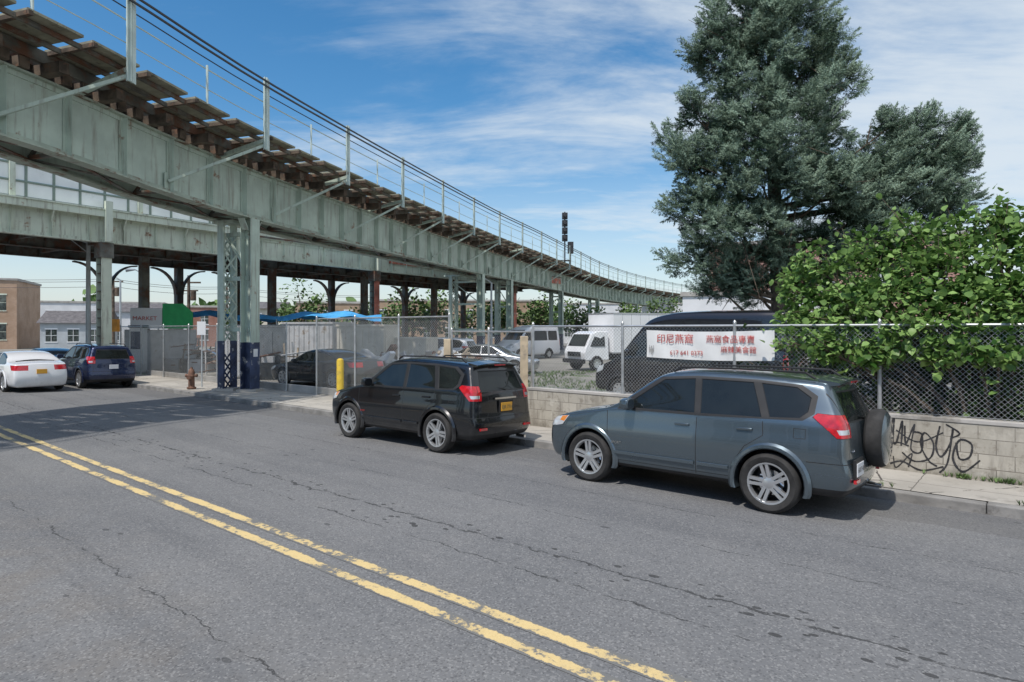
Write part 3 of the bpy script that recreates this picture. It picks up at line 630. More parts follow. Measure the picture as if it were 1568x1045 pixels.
def sweep(b,l0,l1,z0,z1,m=0,step=1.5,a0=0,a1=None):
    a1=a1 or LA-1;n=int((a1-a0)/step);v=[];f=[]
    for i in range(n+1):
        a=a0+(a1-a0)*i/n
        for l,z in((l0,z0),(l1,z0),(l1,z1),(l0,z1)): v.append(G(a,l,z))
    for i in range(n):
        for j in range(4): q=i*4;f.append((q+j,q+(j+1)%4,q+4+(j+1)%4,q+4+j))
    b.add(v,f,m)
b=MB()
for lat in(0,GL):
    sweep(b,lat-.012,lat+.012,ZB,ZT);sweep(b,lat-.2,lat+.2,ZB-.03,ZB+.02,1);sweep(b,lat-.18,lat+.18,ZT-.03,ZT+.02,1);sweep(b,lat-.06,lat+.06,ZB+.02,ZB+.14,1);sweep(b,lat-.05,lat+.05,ZT-.15,ZT-.03)
a=0
while a<LA-2:
    for lat,sg in((0,1),(GL,-1)):
        b.beam(G(a,lat+sg*.09,ZB+.02),G(a,lat+sg*.09,ZT-.03),.02,.16);b.beam(G(a-.07,lat+sg*.02,ZB+.02),G(a-.07,lat+sg*.02,ZT-.03),.1,.02)
    a+=1.55
b.obj('girders',[STEEL,STEELF],el)
b=MB();a=0
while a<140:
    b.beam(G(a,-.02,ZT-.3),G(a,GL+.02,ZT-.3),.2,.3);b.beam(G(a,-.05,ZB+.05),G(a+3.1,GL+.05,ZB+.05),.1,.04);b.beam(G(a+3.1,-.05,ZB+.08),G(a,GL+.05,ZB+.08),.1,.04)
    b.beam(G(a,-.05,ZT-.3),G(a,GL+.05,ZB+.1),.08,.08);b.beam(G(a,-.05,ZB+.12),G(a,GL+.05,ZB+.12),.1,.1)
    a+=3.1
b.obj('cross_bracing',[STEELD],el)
b=MB();a=0;random.seed(3);k=0
while a<LA-2:
    b.beam(G(a,-2.6,ZT+.16),G(a,(.25+random.uniform(-.06,.12)) if k%3 else .9,ZT+.16),.24,.26);a+=.5 if a<110 else 1.1;k+=1
b.obj('ties',[TIE],el)
b=MB()
for l in(-.05,-1.49):sweep(b,l-.035,l+.035,ZT+.30,ZT+.44,0)
sweep(b,-.3,-.1,ZT+.3,ZT+.5,0)
sweep(b,1.45,1.53,ZW-.24,ZW-.13,0);sweep(b,.75,.83,ZW-.24,ZW-.13,0)
sweep(b,.22,.34,ZT+.3,ZW-.14,0)
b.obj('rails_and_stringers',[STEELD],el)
b=MB();a=0
while a<LA-2:
    ln=1.27;l1=LO+random.uniform(-.02,.04)
    dz=random.uniform(-.004,.004)
    n=6
    for q in range(n):
        a0_=a+ln*q/n;a1_=a+ln*(q+1)/n-.008
        p=[G(a0_,.22,ZW-.12+dz),G(a1_,.22,ZW-.12+dz),G(a1_,l1,ZW-.12+dz),G(a0_,l1,ZW-.12+dz)];v=p+[x+Vector((0,0,.06)) for x in p]
        b.add(v,[(0,1,2,3),(7,6,5,4),(0,4,5,1),(1,5,6,2),(2,6,7,3),(3,7,4,0)],0)
    b.beam(G(a+.03,.3,ZW-.17),G(a+.03,l1+.05,ZW-.17),.10,.10,1)
    p=[G(a,-2.9,ZW-.1),G(a+1.45,-2.9,ZW-.1),G(a+1.45,-1.9,ZW-.1),G(a,-1.9,ZW-.1)];b.add(p+[x+Vector((0,0,.05)) for x in p],[(0,1,2,3),(7,6,5,4),(0,4,5,1),(1,5,6,2),(2,6,7,3),(3,7,4,0)],0)
    a+=1.5
b.obj('walkway',[SLAB,TIE],el)
b=MB();a=arcY(21.3)-4.8*4
while a<LA-3:
    if a>0:
        for o_ in(-.07,.07): b.beam(G(a+o_,LO+.04,ZW-.62),G(a+o_,LO+.04,ZW+1.68),.16,.02,0,(1,0,0))
        b.beam(G(a-.07,LO+.04,ZW-.62),G(a-.07,LO+.04,ZW+1.68),.02,.13);b.beam(G(a,LO+.04,ZW-.62),G(a,LO+.04,ZW+1.68),.13,.05)
        b.beam(G(a-.05,-.05,ZT+.02),G(a-.05,LO+.04,ZW-.32),.12,.12,1)
        b.beam(G(a-2.1,.08,ZB+.35),G(a-.05,LO-.02,ZW-.48),.085,.085,1);b.beam(G(a-2.1,.03,ZB+.12),G(a-2.1,.03,ZB+.6),.3,.02,1)
        b.beam(G(a+2.4,LO,ZW-.1),G(a+2.4,LO,ZW+1.0),.05,.05)
        b.beam(G(a,-2.9,ZW-.1),G(a,-2.9,ZW+1.1),.06,.06);b.beam(G(a,GL,ZT+.05),G(a,-2.9,ZT+.05),.1,.1,1)
    a+=4.8
b.obj('posts_and_brackets',[STEELL,STEEL],el)
b=MB()
for z,r_ in((.35,.010),(.92,.014)): sweep(b,LO-.06-r_,LO-.06+r_,ZW+z-r_,ZW+z+r_,0)
for z in(.5,1.05): sweep(b,-2.9-.02,-2.9+.02,ZW+z-.02,ZW+z+.02,0)
for l,z,r_ in((LO+.14,1.52,.024),(LO+.14,1.36,.024),(LO-.1,1.24,.012)): sweep(b,l-r_,l+r_,ZW+z-r_,ZW+z+r_,1)
b.obj('handrails_and_cables',[STEELL,CABLE],el)
def laced(b,p,ax,ay,w,z0,z1,m=0,pitch=.62):
    ax=Vector((ax[0],ax[1],0));p=Vector(p)
    for s in(-1,1):
        c=p+ax*s*w/2;b.beam(c+Vector((0,0,z0)),c+Vector((0,0,z1)),.26,.07,m,ax);
    z=z0
    while z+pitch<=z1+.01:
        for f in(-.13,.13):
            o_=Vector((ay[0],ay[1],0))*f
            b.beam(p+ax*w/2+o_+Vector((0,0,z)),p-ax*w/2+o_+Vector((0,0,z+pitch)),.06,.02,m,Vector((ay[0],ay[1],0)))
            b.beam(p-ax*w/2+o_*1.1+Vector((0,0,z)),p+ax*w/2+o_*1.1+Vector((0,0,z+pitch)),.06,.02,m,Vector((ay[0],ay[1],0)))
        z+=pitch
b=MB()
def icol(b,p,d,r,z0,z1,w=.46,dpt=.42,m=0):
    p=Vector(p);d=Vector(d);r=Vector(r)
    for s in(-1,1): c=p+r*s*dpt/2;b.beam(c+Vector((0,0,z0)),c+Vector((0,0,z1)),w,.03,m,r)
    b.beam(p+Vector((0,0,z0)),p+Vector((0,0,z1)),dpt-.03,.03,m,d)
for Yc in(6,22.7,45.4,50.9,66,82,99,113,130):
    a=arcY(Yc);p=G(a);zt=ZB-.03+np.interp(a,arc,pts[:,2]);q=G(a+1);d=(q-p).normalized();d.z=0;r=Vector((d.y,-d.x,0));p0=Vector((p.x,p.y,0));p1=p0-r*1.05+d*.1;lw=.62
    if Yc in(45.4,): p1=p0-r*2.1;lw=1.0
    icol(b,p0,d,r,1.75,zt);icol(b,p0,d,r,.0,1.75,m=1)
    b.beam(p0+Vector((0,0,-.1)),p0+Vector((0,0,.12)),.7,.7,2)
    laced(b,p1,d,r,lw,1.8,zt-.1);laced(b,p1,d,r,lw,.1,1.8,1);b.beam(p1+Vector((0,0,-.1)),p1+Vector((0,0,.12)),.85,.75,2)
    b.beam(p1+Vector((0,0,zt-.1)),p1+Vector((0,0,zt)),lw+.3,.5,0,d)
    for z in(2.2,4.0,zt-.5): b.beam(p0+Vector((0,0,z)),p1+Vector((0,0,z)),.1,.14)
    b.beam(p0+Vector((0,0,4.0)),p1+Vector((0,0,zt-.5)),.07,.05)
    for s in(-1,1): b.beam(p0+d*s*.22+Vector((0,0,zt-.40)),p0+d*s*.45+Vector((0,0,zt-.02)),.26,.025)
    b.beam(p0+r*.235+Vector((0,0,1.25)),p0+r*.235+Vector((0,0,1.52)),.22,.01,3,r)
b.obj('columns',[STEEL,NAVY,CONC,P_WHITE],el)
b=MB();a=arcY(62);p=G(a,1.5,0);b.cyl(p+Vector((0,0,ZW)),p+Vector((0,0,13.4)),.07,n=8)
for z in(13.0,12.3,11.6,10.9): b.box(p.x-.26,p.x+.26,p.y-.2,p.y+.2,z-.3,z+.3);b.cyl(p+Vector((.0,-.2,z)),p+Vector((0,-.45,z)),.16,n=12)
b.box(p.x-.5,p.x+.5,p.y-.4,p.y+.4,ZW+.2,ZW+.26);b.obj('railway_signal',[CABLE],bevel=.02)
b=MB();p=G(arcY(64.5),1.4,0);b.cyl(p+Vector((0,0,ZW)),p+Vector((0,0,10.9)),.06,n=8)
for z in(10.6,10.0): b.box(p.x-.28,p.x+.28,p.y-.2,p.y+.2,z-.28,z+.28)
b.obj('railway_signal',[CABLE],bevel=.02)
# ------------------------------------------------------------------ station line (straight)
SR=math.atan2(.836,.549);st=empty('elevated_station',(-18.3,29,0),SR)
b=MB();X0,X1=-34,42
for y in(0,4.4,9):
    b.box(X0,X1,y-.012,y+.012,6.12,7.22,0 if y==0 else 1);b.box(X0,X1,y-.17,y+.17,6.08,6.12,0 if y==0 else 1);b.box(X0,X1,y-.17,y+.17,7.22,7.26,0 if y==0 else 1)
    for x in np.arange(X0,X1,1.45): b.box(x,x+.02,y-.15,y+.15,6.12,7.22,0 if y==0 else 1)
b.box(X0,X1,-.06,-.012,6.12,6.24,0);b.box(X0,X1,-.06,-.012,7.08,7.22,0)
for x in np.arange(X0,X1,2.9): b.box(x,x+.2,.02,8.98,6.3,7.1,1)
b.box(X0,6,-.35,9.3,7.26,7.46,1);b.box(6,X1,-.2,9.2,7.26,7.36,1)
b.box(X0,6,-.40,-.35,7.2,7.5,0);b.box(X0,6,-.46,-.2,7.5,7.56,0)
b.box(18,X1,-.10,-.065,6.7,7.35,3);b.box(6,18,-.11,-.065,7.26,7.7,0)
for x in np.arange(X0,6,2.9): b.beam((x,-.38,7.3),(x,-.06,6.75),.06,.06,0)
for x in(-25.5,-8.5,0,16.7,33.5):
    b.box(x-.22,x+.22,-.24,-.21,0,6.08,0 if x<10 else 3);b.box(x-.22,x+.22,.21,.24,0,6.08,0);b.box(x-.015,x+.015,-.21,.21,0,6.08,1)
    for z in np.arange(.3,6,.4): b.box(x-.2,x+.2,-.2,.2,z,z+.03,1)
    b.box(x-.28,x+.28,-.3,.3,5.4,6.08,1);b.box(x-.15,x+.15,-.5,-.35,6.1,7.9,0)
for x in(-12,-4,4.2,8.5,12.5,20.9,29.4,38):
    b.box(x-.2,x+.2,8.8,9.2,0,6.08,1)
    n=8
    for s in(-1,1):
        for i in range(n):
            t0,t1=math.pi/2*i/n,math.pi/2*(i+1)/n;b.beam((x+s*(1.7-1.5*math.cos(t0)),9,4.4+1.6*math.sin(t0)),(x+s*(1.7-1.5*math.cos(t1)),9,4.4+1.6*math.sin(t1)),.3,.08,1)
for x in(-4,4,12,20,28): b.box(x-.2,x+.2,4.2,4.6,0,6.1,1)
for x in np.arange(X0,6,1.0):
    b.box(x-.045,x+.045,-.1,.0,7.57,9.75,4)
    for z0,z1 in((7.64,8.2),(8.30,8.90),(9.0,9.60)):
        if (round(x)%11==4 and z0>8.2 and z0<8.9): b.box(x+.045,x+.955,-.07,-.05,z0,z1,1);continue
        b.box(x+.05,x+.95,-.07,-.045,z0,z1,2)
for z in(7.565,8.21,8.91,9.62): b.box(X0,6,-.12,.01,z,z+.07,4)
for x in np.arange(X0+.5,6,5.0): b.box(x-.1,x+.1,-.2,.1,7.4,9.8,0)
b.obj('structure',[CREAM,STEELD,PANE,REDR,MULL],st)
# ------------------------------------------------------------------ street furniture
LAMP=M('lamp_pole_grey',(.50,.53,.54),.45,.3,.08,3)
e=empty('street_lamp',ST(36.2,10.9,.04));b=MB();b.lathe([(.17,0),(.17,.25),(.13,.3),(.12,.5),(.09,6.5)],(0,0,0),'z',14)
dirn=-Vector((.6428,.766,0));pp=[Vector((0,0,6.4)),Vector((0,0,6.55))+dirn*.5,Vector((0,0,6.85))+dirn*1.6,Vector((0,0,7.1))+dirn*2.9]
for a_,c_ in zip(pp,pp[1:]): b.cyl(a_,c_,.06,.045,n=10)
h=pp[-1]
for i in range(5):
    r0,r1=[.03,.1,.15,.14,.09,.02][i:i+2];b.cyl(h+dirn*i*.15,h+dirn*(i+1)*.15,r0,r1,n=12)
b.cyl((0,0,5.9),Vector((0,0,6.62))+dirn*.9,.02,n=6)
b.obj('pole_and_arm',[LAMP],e,smooth=True)
for (x,y,H) in((-26.3,46,6.2),(-31.5,52,6.2),(-1.5,47,5.6)):
    e=empty('street_lamp',(x,y,0));b=MB();b.cyl((0,0,0),(0,0,H),.10,.07,n=10);b.cyl((0,0,H),(-.4,-.2,H+.25),.04,n=8);b.cyl((-.4,-.2,H+.25),(-.9,-.5,H+.2),.06,.17,n=10);b.obj('pole',[LAMP],e,smooth=True)
for (x,y,H) in((-24.5,49,6.3),(-37,60,7.2),(-30,68,7)):
    e=empty('utility_pole',(x,y,0));b=MB();b.cyl((0,0,0),(0,0,H),.15,.1,n=10);b.box(-.9,.9,-.05,.05,H-.6,H-.48);b.box(-.7,.7,-.05,.05,H-1.2,H-1.1);b.cyl((.35,0,H-1.9),(.35,0,H-1.2),.2,n=10);b.obj('pole',[TIE],e)
b=MB()
for z in(5.9,6.1,5.4):
    P_=[(-60,56,z+1),(-37,60,z+.8),(-30,68,z+.6),(-18,86,z+.6)]
    for p,q in zip(P_,P_[1:]):
        for i in range(10):
            u0,u1=i/10,(i+1)/10;f_=lambda u:Vector(p).lerp(Vector(q),u)-Vector((0,0,.6*4*u*(1-u)*.5));b.cyl(f_(u0),f_(u1),.018,n=4,cap=False)
b.obj('overhead_wires',[CABLE])
e=empty('fire_hydrant',ST(24.0,10.5,.05));b=MB()
b.lathe([(.15,0),(.16,.03),(.16,.06),(.11,.08),(.105,.42),(.13,.44),(.13,.48),(.115,.5),(.11,.6),(.09,.68),(.045,.73),(.04,.78),(0,.785)],(0,0,0),'z',20)
for a_ in(0,math.pi): b.cyl((0,0,.48),(.19*math.cos(a_),.19*math.sin(a_),.48),.05,n=12);b.cyl((.17*math.cos(a_),.17*math.sin(a_),.48),(.21*math.cos(a_),.21*math.sin(a_),.48),.062,n=8)
b.cyl((0,0,.42),(0,-.2,.42),.07,n=12);b.cyl((0,-.18,.42),(0,-.22,.42),.082,n=8);b.obj('body',[RUST],e,smooth=True)
e=empty('bollard',ST(16.85,11.85,.04));b=MB();b.lathe([(.11,0),(.11,1.18),(.095,1.24),(.05,1.27),(0,1.275)],(0,0,0),'z',18);b.obj('post',[YEL],e,smooth=True)
OR=M('sign_orange',(.75,.32,.05),.5);GRN=M('sign_green',(.03,.42,.13),.5,0,.1);BLU=M('tarp_blue',(.08,.38,.75),.6,0,.2,2,.3)
e=empty('traffic_sign',(-19.6,31.2,0));b=MB();b.cyl((0,0,0),(0,0,3.1),.035,n=8);b.box(-.32,.32,-.03,-.015,2.2,2.62,1);b.box(-.25,-.02,-.06,-.035,2.65,3.1,2);b.box(.35,.62,-.1,.1,2.1,2.7,1);b.obj('pole_and_panels',[LAMP,OR,M('panel_gray',(.4,.42,.42),.5)],e)
e=empty('kiosk_sign',(-19.3,33.4,0));b=MB();b.box(-.35,.35,-.2,.2,0,2.3);b.box(-.4,.4,-.24,.24,2.3,2.42,1);b.box(-.28,.28,-.215,-.205,1.2,2.1,1);b.obj('cabinet',[P_WHITE,P_BLUE],e,bevel=.02)
e=empty('parking_sign',ST(24.5,11.1,0));b=MB();b.cyl((0,0,0),(0,0,2.6),.028,n=8);b.box(-.16,.16,-.045,-.03,2.0,2.5,1);b.obj('pole_and_panel',[LAMP,P_WHITE],e)
# ------------------------------------------------------------------ lot contents / background
ROOF=M('roof_shingle',(.13,.12,.12),.9,0,.3,3)
def windows_building(name,loc,rz,w,d,h,wall,nx,nz,z0=1.0,ww=1.0,wh=1.4,roof=CONC,frame=WHITE,gable=0):
    e=empty(name,loc,rz);b=MB();b.box(-w/2,w/2,0,d,-.2,h);b.obj('walls',[wall],e)
    if gable:
        b=MB();v=[(-w/2-.3,-.3,h),(w/2+.3,-.3,h),(w/2+.3,d+.3,h),(-w/2-.3,d+.3,h),(-w/2-.3,d/2,h+gable),(w/2+.3,d/2,h+gable)];b.add(v,[(0,1,5,4),(2,3,4,5),(0,4,3),(1,2,5),(0,3,2,1)]);b.obj('roof',[ROOF],e)
    else:
        b=MB();b.box(-w/2-.12,w/2+.12,-.12,d+.12,h,h+.25);b.obj('cornice',[roof],e)
    b=MB();c=MB()
    for i in range(nx):
        for j in range(nz):
            x=-w/2+w*(i+.5)/nx;z=z0+(h-z0-.3)*j/nz+.2
            b.box(x-ww/2,x+ww/2,-.015,.2,z,z+wh);c.box(x-ww/2-.08,x+ww/2+.08,-.05,-.02,z-.1,z)
            c.box(x-.02,x+.02,-.03,-.016,z,z+wh);c.box(x-ww/2,x+ww/2,-.03,-.016,z+wh/2-.02,z+wh/2+.02);c.box(x-ww/2-.08,x+ww/2+.08,-.05,-.02,z+wh,z+wh+.15)
    b.obj('windows',[GLASS2],e);c.obj('frames',[frame],e);return e
def brickmat(name,c1,c2,mort=(.35,.33,.3)):
    m,t,bb=newmat(name);bb.inputs['Roughness'].default_value=.9;co=t.coord();s=t.new('ShaderNodeSeparateXYZ');t.lk(co,s.inputs[0]);cx=t.new('ShaderNodeCombineXYZ')
    t.lk(t.math('ADD',s.outputs[0],s.outputs[1]),cx.inputs[0]);t.lk(s.outputs[2],cx.inputs[1]);br=t.new('ShaderNodeTexBrick');br.inputs['Scale'].default_value=1;br.inputs['Brick Width'].default_value=.22;br.inputs['Row Height'].default_value=.075;br.inputs['Mortar Size'].default_value=.006
    br.inputs['Color1'].default_value=c1+(1,);br.inputs['Color2'].default_value=c2+(1,);br.inputs['Mortar'].default_value=mort+(1,);t.lk(cx.outputs[0],br.inputs['Vector'])
    c=t.mix(t.ramp(t.noise(co,.6,5),.4,.7),br.outputs[0],tuple(x*.7 for x in c1));t.put(bb.inputs['Base Color'],c);return m
BR1=brickmat('brick_red',(.36,.16,.11),(.29,.12,.09));BR2=brickmat('brick_tan',(.45,.31,.2),(.39,.26,.17));BR3=brickmat('brick_pink',(.50,.27,.22),(.42,.22,.18));STU=M('stucco_white',(.68,.69,.70),.9,0,.08,.7,.1)
BR4=brickmat('brick_tan_brown',(.50,.33,.22),(.43,.27,.18));SID=M('siding_cream',(.6,.55,.45),.8,0,.1,1);SIG=M('siding_gray',(.42,.45,.47),.8,0,.1,1)
windows_building('brick_building',(-62.5,68,0),R(24),17,10,7.6,BR4,5,2,.9,1.5,1.7,frame=CREAM)
windows_building('row_house',(-47.5,70,0),R(22),6,7,2.9,SIG,3,1,.7,1.0,1.3,gable=1.4)
windows_building('row_house',(-46.5,80,0),R(18),7,8,4.4,STU,3,2,.7,.9,1.2,gable=1.2)
windows_building('row_house',(-39,82,0),R(15),7,8,5.0,BR1,3,2,.7,.9,1.3)
windows_building('row_house',(-31.5,80,0),R(12),6,8,4.8,SID,3,2,.7,.9,1.3,gable=1.0)
windows_building('row_house',(-24,84,0),R(12),8,8,5.6,BR2,3,2,.8)
windows_building('row_house',(-62,92,0),R(22),22,8,6.0,STU,7,2,.8)
windows_building('brick_building',(22,45,0),R(-25),16,10,8.4,BR3,5,2,1.0,1.2,1.5)
windows_building('warehouse',(15.5,38.5,0),R(-25),10.5,8,4.3,STU,4,1,1.8,1.2,1.0)
windows_building('brick_building',(46,36,0),R(-40),22,10,9.5,BR1,7,3,.9,1.2,1.6)
windows_building('row_house',(-8,98,0),R(5),26,8,6.5,BR2,8,2,.8)
windows_building('row_house',(20,110,0),R(-5),24,8,6.5,STU,8,2,.8)
for i,(s,m,h) in enumerate([(-22,BR1,6.5),(-9,BR2,6),(5,STU,4.8),(46,BR3,6.2)]):
    windows_building('brick_building' if m is not STU else 'shop_building',ST(s,-9.2,0),RZ,12.6,9,h,m,4,2,.9,1.6,1.6)
CORR=M('corrugated_gray',(.50,.51,.52),.6,.2,.15,2,dirt=(.3,.24,.18),dscale=2);BEI=M('trailer_beige',(.58,.55,.48),.6,0,.12,2,dirt=(.35,.3,.25),dscale=2)
def container(name,loc,rz,L,W_,H,m):
    e=empty(name,loc,rz);b=MB();b.box(-L/2,L/2,-W_/2,W_/2,.15,H)
    for x in np.arange(-L/2,L/2,.3): b.box(x,x+.12,-W_/2-.04,-W_/2-.001,.2,H-.1);b.box(x,x+.12,W_/2+.001,W_/2+.04,.2,H-.1)
    b.box(-L/2-.05,L/2+.05,-W_/2-.06,W_/2+.06,H,H+.1);b.box(L/2+.002,L/2+.04,-.9,-.02,.3,H-.2);b.box(L/2+.002,L/2+.04,.02,.9,.3,H-.2);b.obj('shell',[m],e);return e
container('storage_container',(-10.6,35.5,0),R(-15),3.0,2.3,2.5,CORR);container('storage_container',(-11.6,29.0,0),R(-15),1.9,2.0,2.3,CORR);container('work_trailer',(-7.2,32.5,.2),R(-10),2.4,2.1,2.15,BEI);container('work_trailer',(-5.1,33.5,.2),R(-10),2.0,2.1,1.5,BEI)
e=empty('tarp_canopy',(-14.0,39,0),R(12));b=MB();v=[];f=[];nx=28
for i in range(nx+1):
    for j in range(4): v.append((-6.5+12.5*i/nx,-1.5+j,3.15+.10*math.sin(i*1.1+j)+.12*math.sin(i*.37)-(.3 if j in(0,3) else 0)))
for i in range(nx):
    for j in range(3): a_=i*4+j;f.append((a_,a_+4,a_+5,a_+1))
b.add(v,f)
for x in(-6.3,-3,0,3,6):
    for y in(-1.4,1.4): b.cyl((x,y,0),(x,y,2.8),.04,n=6,m=1)
b.obj('tarp',[BLU,GALV],e)
e=empty('market_stall',(-18.9,35.0,0),R(25));b=MB();b.box(-1.8,1.6,0,2.2,0,2.2,0);b.add([(0,-.3,2.25),(1.45,-.3,2.25),(1.45,-.3,3.15),(1.0,-.3,3.6),(0,-.3,3.6),(0,1.1,2.25),(1.45,1.1,2.25),(1.45,1.1,3.15),(1.0,1.1,3.6),(0,1.1,3.6)],[(0,1,2,3,4),(9,8,7,6,5),(0,5,6,1),(1,6,7,2),(2,7,8,3),(3,8,9,4),(4,9,5,0)],1);b.box(-1.5,-.02,-.28,.3,2.25,3.35,2);b.obj('stall',[CORR,GRN,P_WHITE],e)
text('MARKET',.30,(-1.4,-.30,2.7),REDT,e)
random.seed(11)
WOOD=M('lumber',(.30,.25,.19),.8,0,.35,4);e=empty('yard_clutter',(0,0,0));b=MB()
for k in range(110):
    cx,cy=random.choice([(-13.6,31.0),(-15.6,33.2),(-10.6,28.6),(-17.5,35.6)]);cx+=random.uniform(-1.0,1.0);cy+=random.uniform(-.5,.8)
    if random.random()<.35: b.beam((cx,cy,.05),(cx+random.uniform(-.3,.3),cy+.3,random.uniform(1.2,2.2)),.07,.05,random.choice((0,1,3)))
    elif random.random()<.3: s_=random.uniform(.2,.5);b.box(cx-s_,cx+s_,cy-s_,cy+s_,.03,random.uniform(.4,1.1),random.choice((1,3,4)))
    else:
        a_=random.uniform(0,3.1);l=random.uniform(.4,1.0);z=random.uniform(.1,1.2);b.beam((cx-math.cos(a_)*l,cy-math.sin(a_)*l,z),(cx+math.cos(a_)*l,cy+math.sin(a_)*l,z+random.uniform(-.3,.3)),random.uniform(.05,.2),.05,random.choice((0,1,2,3)))
b.obj('items',[WOOD,CORR,RUST,P_SILV,P_DK],e)
e=empty('scrap_pile');b=MB()
for k in range(120):
    x=random.uniform(-6.2,-1.6);y=random.uniform(28,31);w_=random.uniform(.1,.5);z=random.uniform(0,.9);b.beam((x,y,z),(x+random.uniform(-.8,.8),y+random.uniform(-.4,.4),z+random.uniform(0,.6)),w_,random.uniform(.05,.3),random.randrange(4))
b.obj('scrap',[RUST,P_WHITE,CORR,WOOD],e)
# ------------------------------------------------------------------ foliage
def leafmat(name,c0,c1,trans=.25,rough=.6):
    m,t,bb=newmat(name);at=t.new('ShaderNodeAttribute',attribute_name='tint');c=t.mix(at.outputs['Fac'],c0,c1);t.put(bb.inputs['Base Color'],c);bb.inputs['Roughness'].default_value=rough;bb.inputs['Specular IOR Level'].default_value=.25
    if trans:
        tr=t.new('ShaderNodeBsdfTranslucent');t.put(tr.inputs[0],c);mx=t.new('ShaderNodeMixShader');mx.inputs[0].default_value=trans;t.lk(bb.outputs[0],mx.inputs[1]);t.lk(tr.outputs[0],mx.inputs[2]);t.lk(mx.outputs[0],t.n['Material Output'].inputs[0])
    return m
def scatter(name,bv,bf,pos,dirs,scl,tint,mat,parent=None):
    bv=np.array(bv,float);bf=np.array(bf,int);m=len(pos);n=len(bv)
    d=dirs/np.linalg.norm(dirs,axis=1,keepdims=True);rv=rng.normal(size=(m,3))*.45+np.array([0,0,1.0]);y=np.cross(rv,d);y/=np.linalg.norm(y,axis=1,keepdims=True)+1e-9;z=np.cross(d,y)
    Rm=np.stack([d,y,z],axis=2)
    v=np.einsum('mij,nj->mni',Rm,bv)*scl[:,None,None]+pos[:,None,:];v=v.reshape(-1,3)
    f=(bf[None,:,:]+(np.arange(m)*n)[:,None,None]).reshape(-1,bf.shape[1])
    me=D.meshes.new(name);me.vertices.add(len(v));me.vertices.foreach_set('co',v.ravel().astype(np.float32));k=bf.shape[1]
    me.loops.add(f.size);me.loops.foreach_set('vertex_index',f.ravel().astype(np.int32));me.polygons.add(len(f));me.polygons.foreach_set('loop_start',(np.arange(len(f))*k).astype(np.int32))
    try: me.polygons.foreach_set('loop_total',np.full(len(f),k,dtype=np.int32))
    except Exception: pass
    me.update(calc_edges=True);me.validate()
    at=me.attributes.new('tint','FLOAT','POINT');at.data.foreach_set('value',np.repeat(tint,n).astype(np.float32))
    me.materials.append(mat);o=link(D.objects.new(name,me));
    if parent:o.parent=parent
    return o
def spray(ntw=9,nn=11,L=.5,nl=.06,nw=.018):
    V=[];F=[];tw=[((0,0,0),(1,0,.12),L)]
    for i in range(ntw):
        s=1 if i%2 else -1;a=.15+.75*i/ntw;d=np.array([.62,s*.70,random.uniform(-.2,.6)]);tw.append(((a*L,0,a*L*.12),d/np.linalg.norm(d),L*(.60-.38*i/ntw)))
    for o_,d,l in tw:
        o_=np.array(o_,float);d=np.array(d,float);d/=np.linalg.norm(d)
        for k in range(nn):
            p=o_+d*l*(k+.5)/nn;r=np.array([random.gauss(0,1) for _ in range(3)]);r-=d*r.dot(d);r/=np.linalg.norm(r);q=p+(r*.9+d*.6)*nl;sd=np.cross(r,d);sd/=np.linalg.norm(sd)
            n=len(V);V+=[p-sd*nw/2,p+sd*nw/2,q];F.append((n,n+1,n+2))
    return V,F
def vnoise(p,s,seed=0):
    q=p*s+seed;return (np.sin(q[:,0]*1.7+np.sin(q[:,1]*2.3))+np.sin(q[:,1]*1.9+np.sin(q[:,2]*2.1))+np.sin(q[:,2]*2.2+np.sin(q[:,0]*1.6)))/3
def P3(x,y,Y): return np.array([(x-784)/990*Y,Y,2.2-(y-505)/990*Y])
BX,BY=8.15,19.8
e=empty('spruce_tree',(BX,BY,0));BARK=M('bark',(.12,.09,.065),.95,0,.4,6,.6)
TY=19.8;k_=TY/990
lobes=[(1178,-115,34,0),(1172,-55,60,0),(1148,15,66,.2),(1215,10,62,.3),(1125,70,60,-.4),(1195,80,80,-.5),(1262,85,46,.2),(1080,80,32,0),(1145,140,80,-.6),(1225,155,72,-.3),(1290,120,24,0),(1100,190,66,-.3),(1058,175,28,0),(1175,215,84,-1.0),(1245,215,44,0),(1040,235,36,0),(1085,260,62,-.6),(1145,290,76,-1.1),(1215,285,70,-.9),(1055,320,40,-.3),(1105,345,64,-.8),(1165,355,56,-.4),(1058,385,34,0),(1098,408,46,-.4),(1150,418,42,-.1),(1195,395,34,.3),(1100,440,26,0),(1160,445,26,0),(1225,420,26,.2),
 (1255,300,54,-.9),(1275,350,48,-.8),(1310,300,54,-.6),(1345,245,42,-.2),(1385,225,48,0),(1362,195,24,0),(1400,192,22,0),(1430,225,46,.2),(1468,215,28,.2),(1472,193,15,.2),(1360,290,58,-.7),(1420,280,54,-.3),(1460,260,34,0),(1320,350,48,-.6),(1385,335,52,-.4),(1440,320,42,0),(1350,385,40,-.3),(1290,395,34,-.2),(1240,370,34,-.2)]
pos=[];dr=[];tn=[]
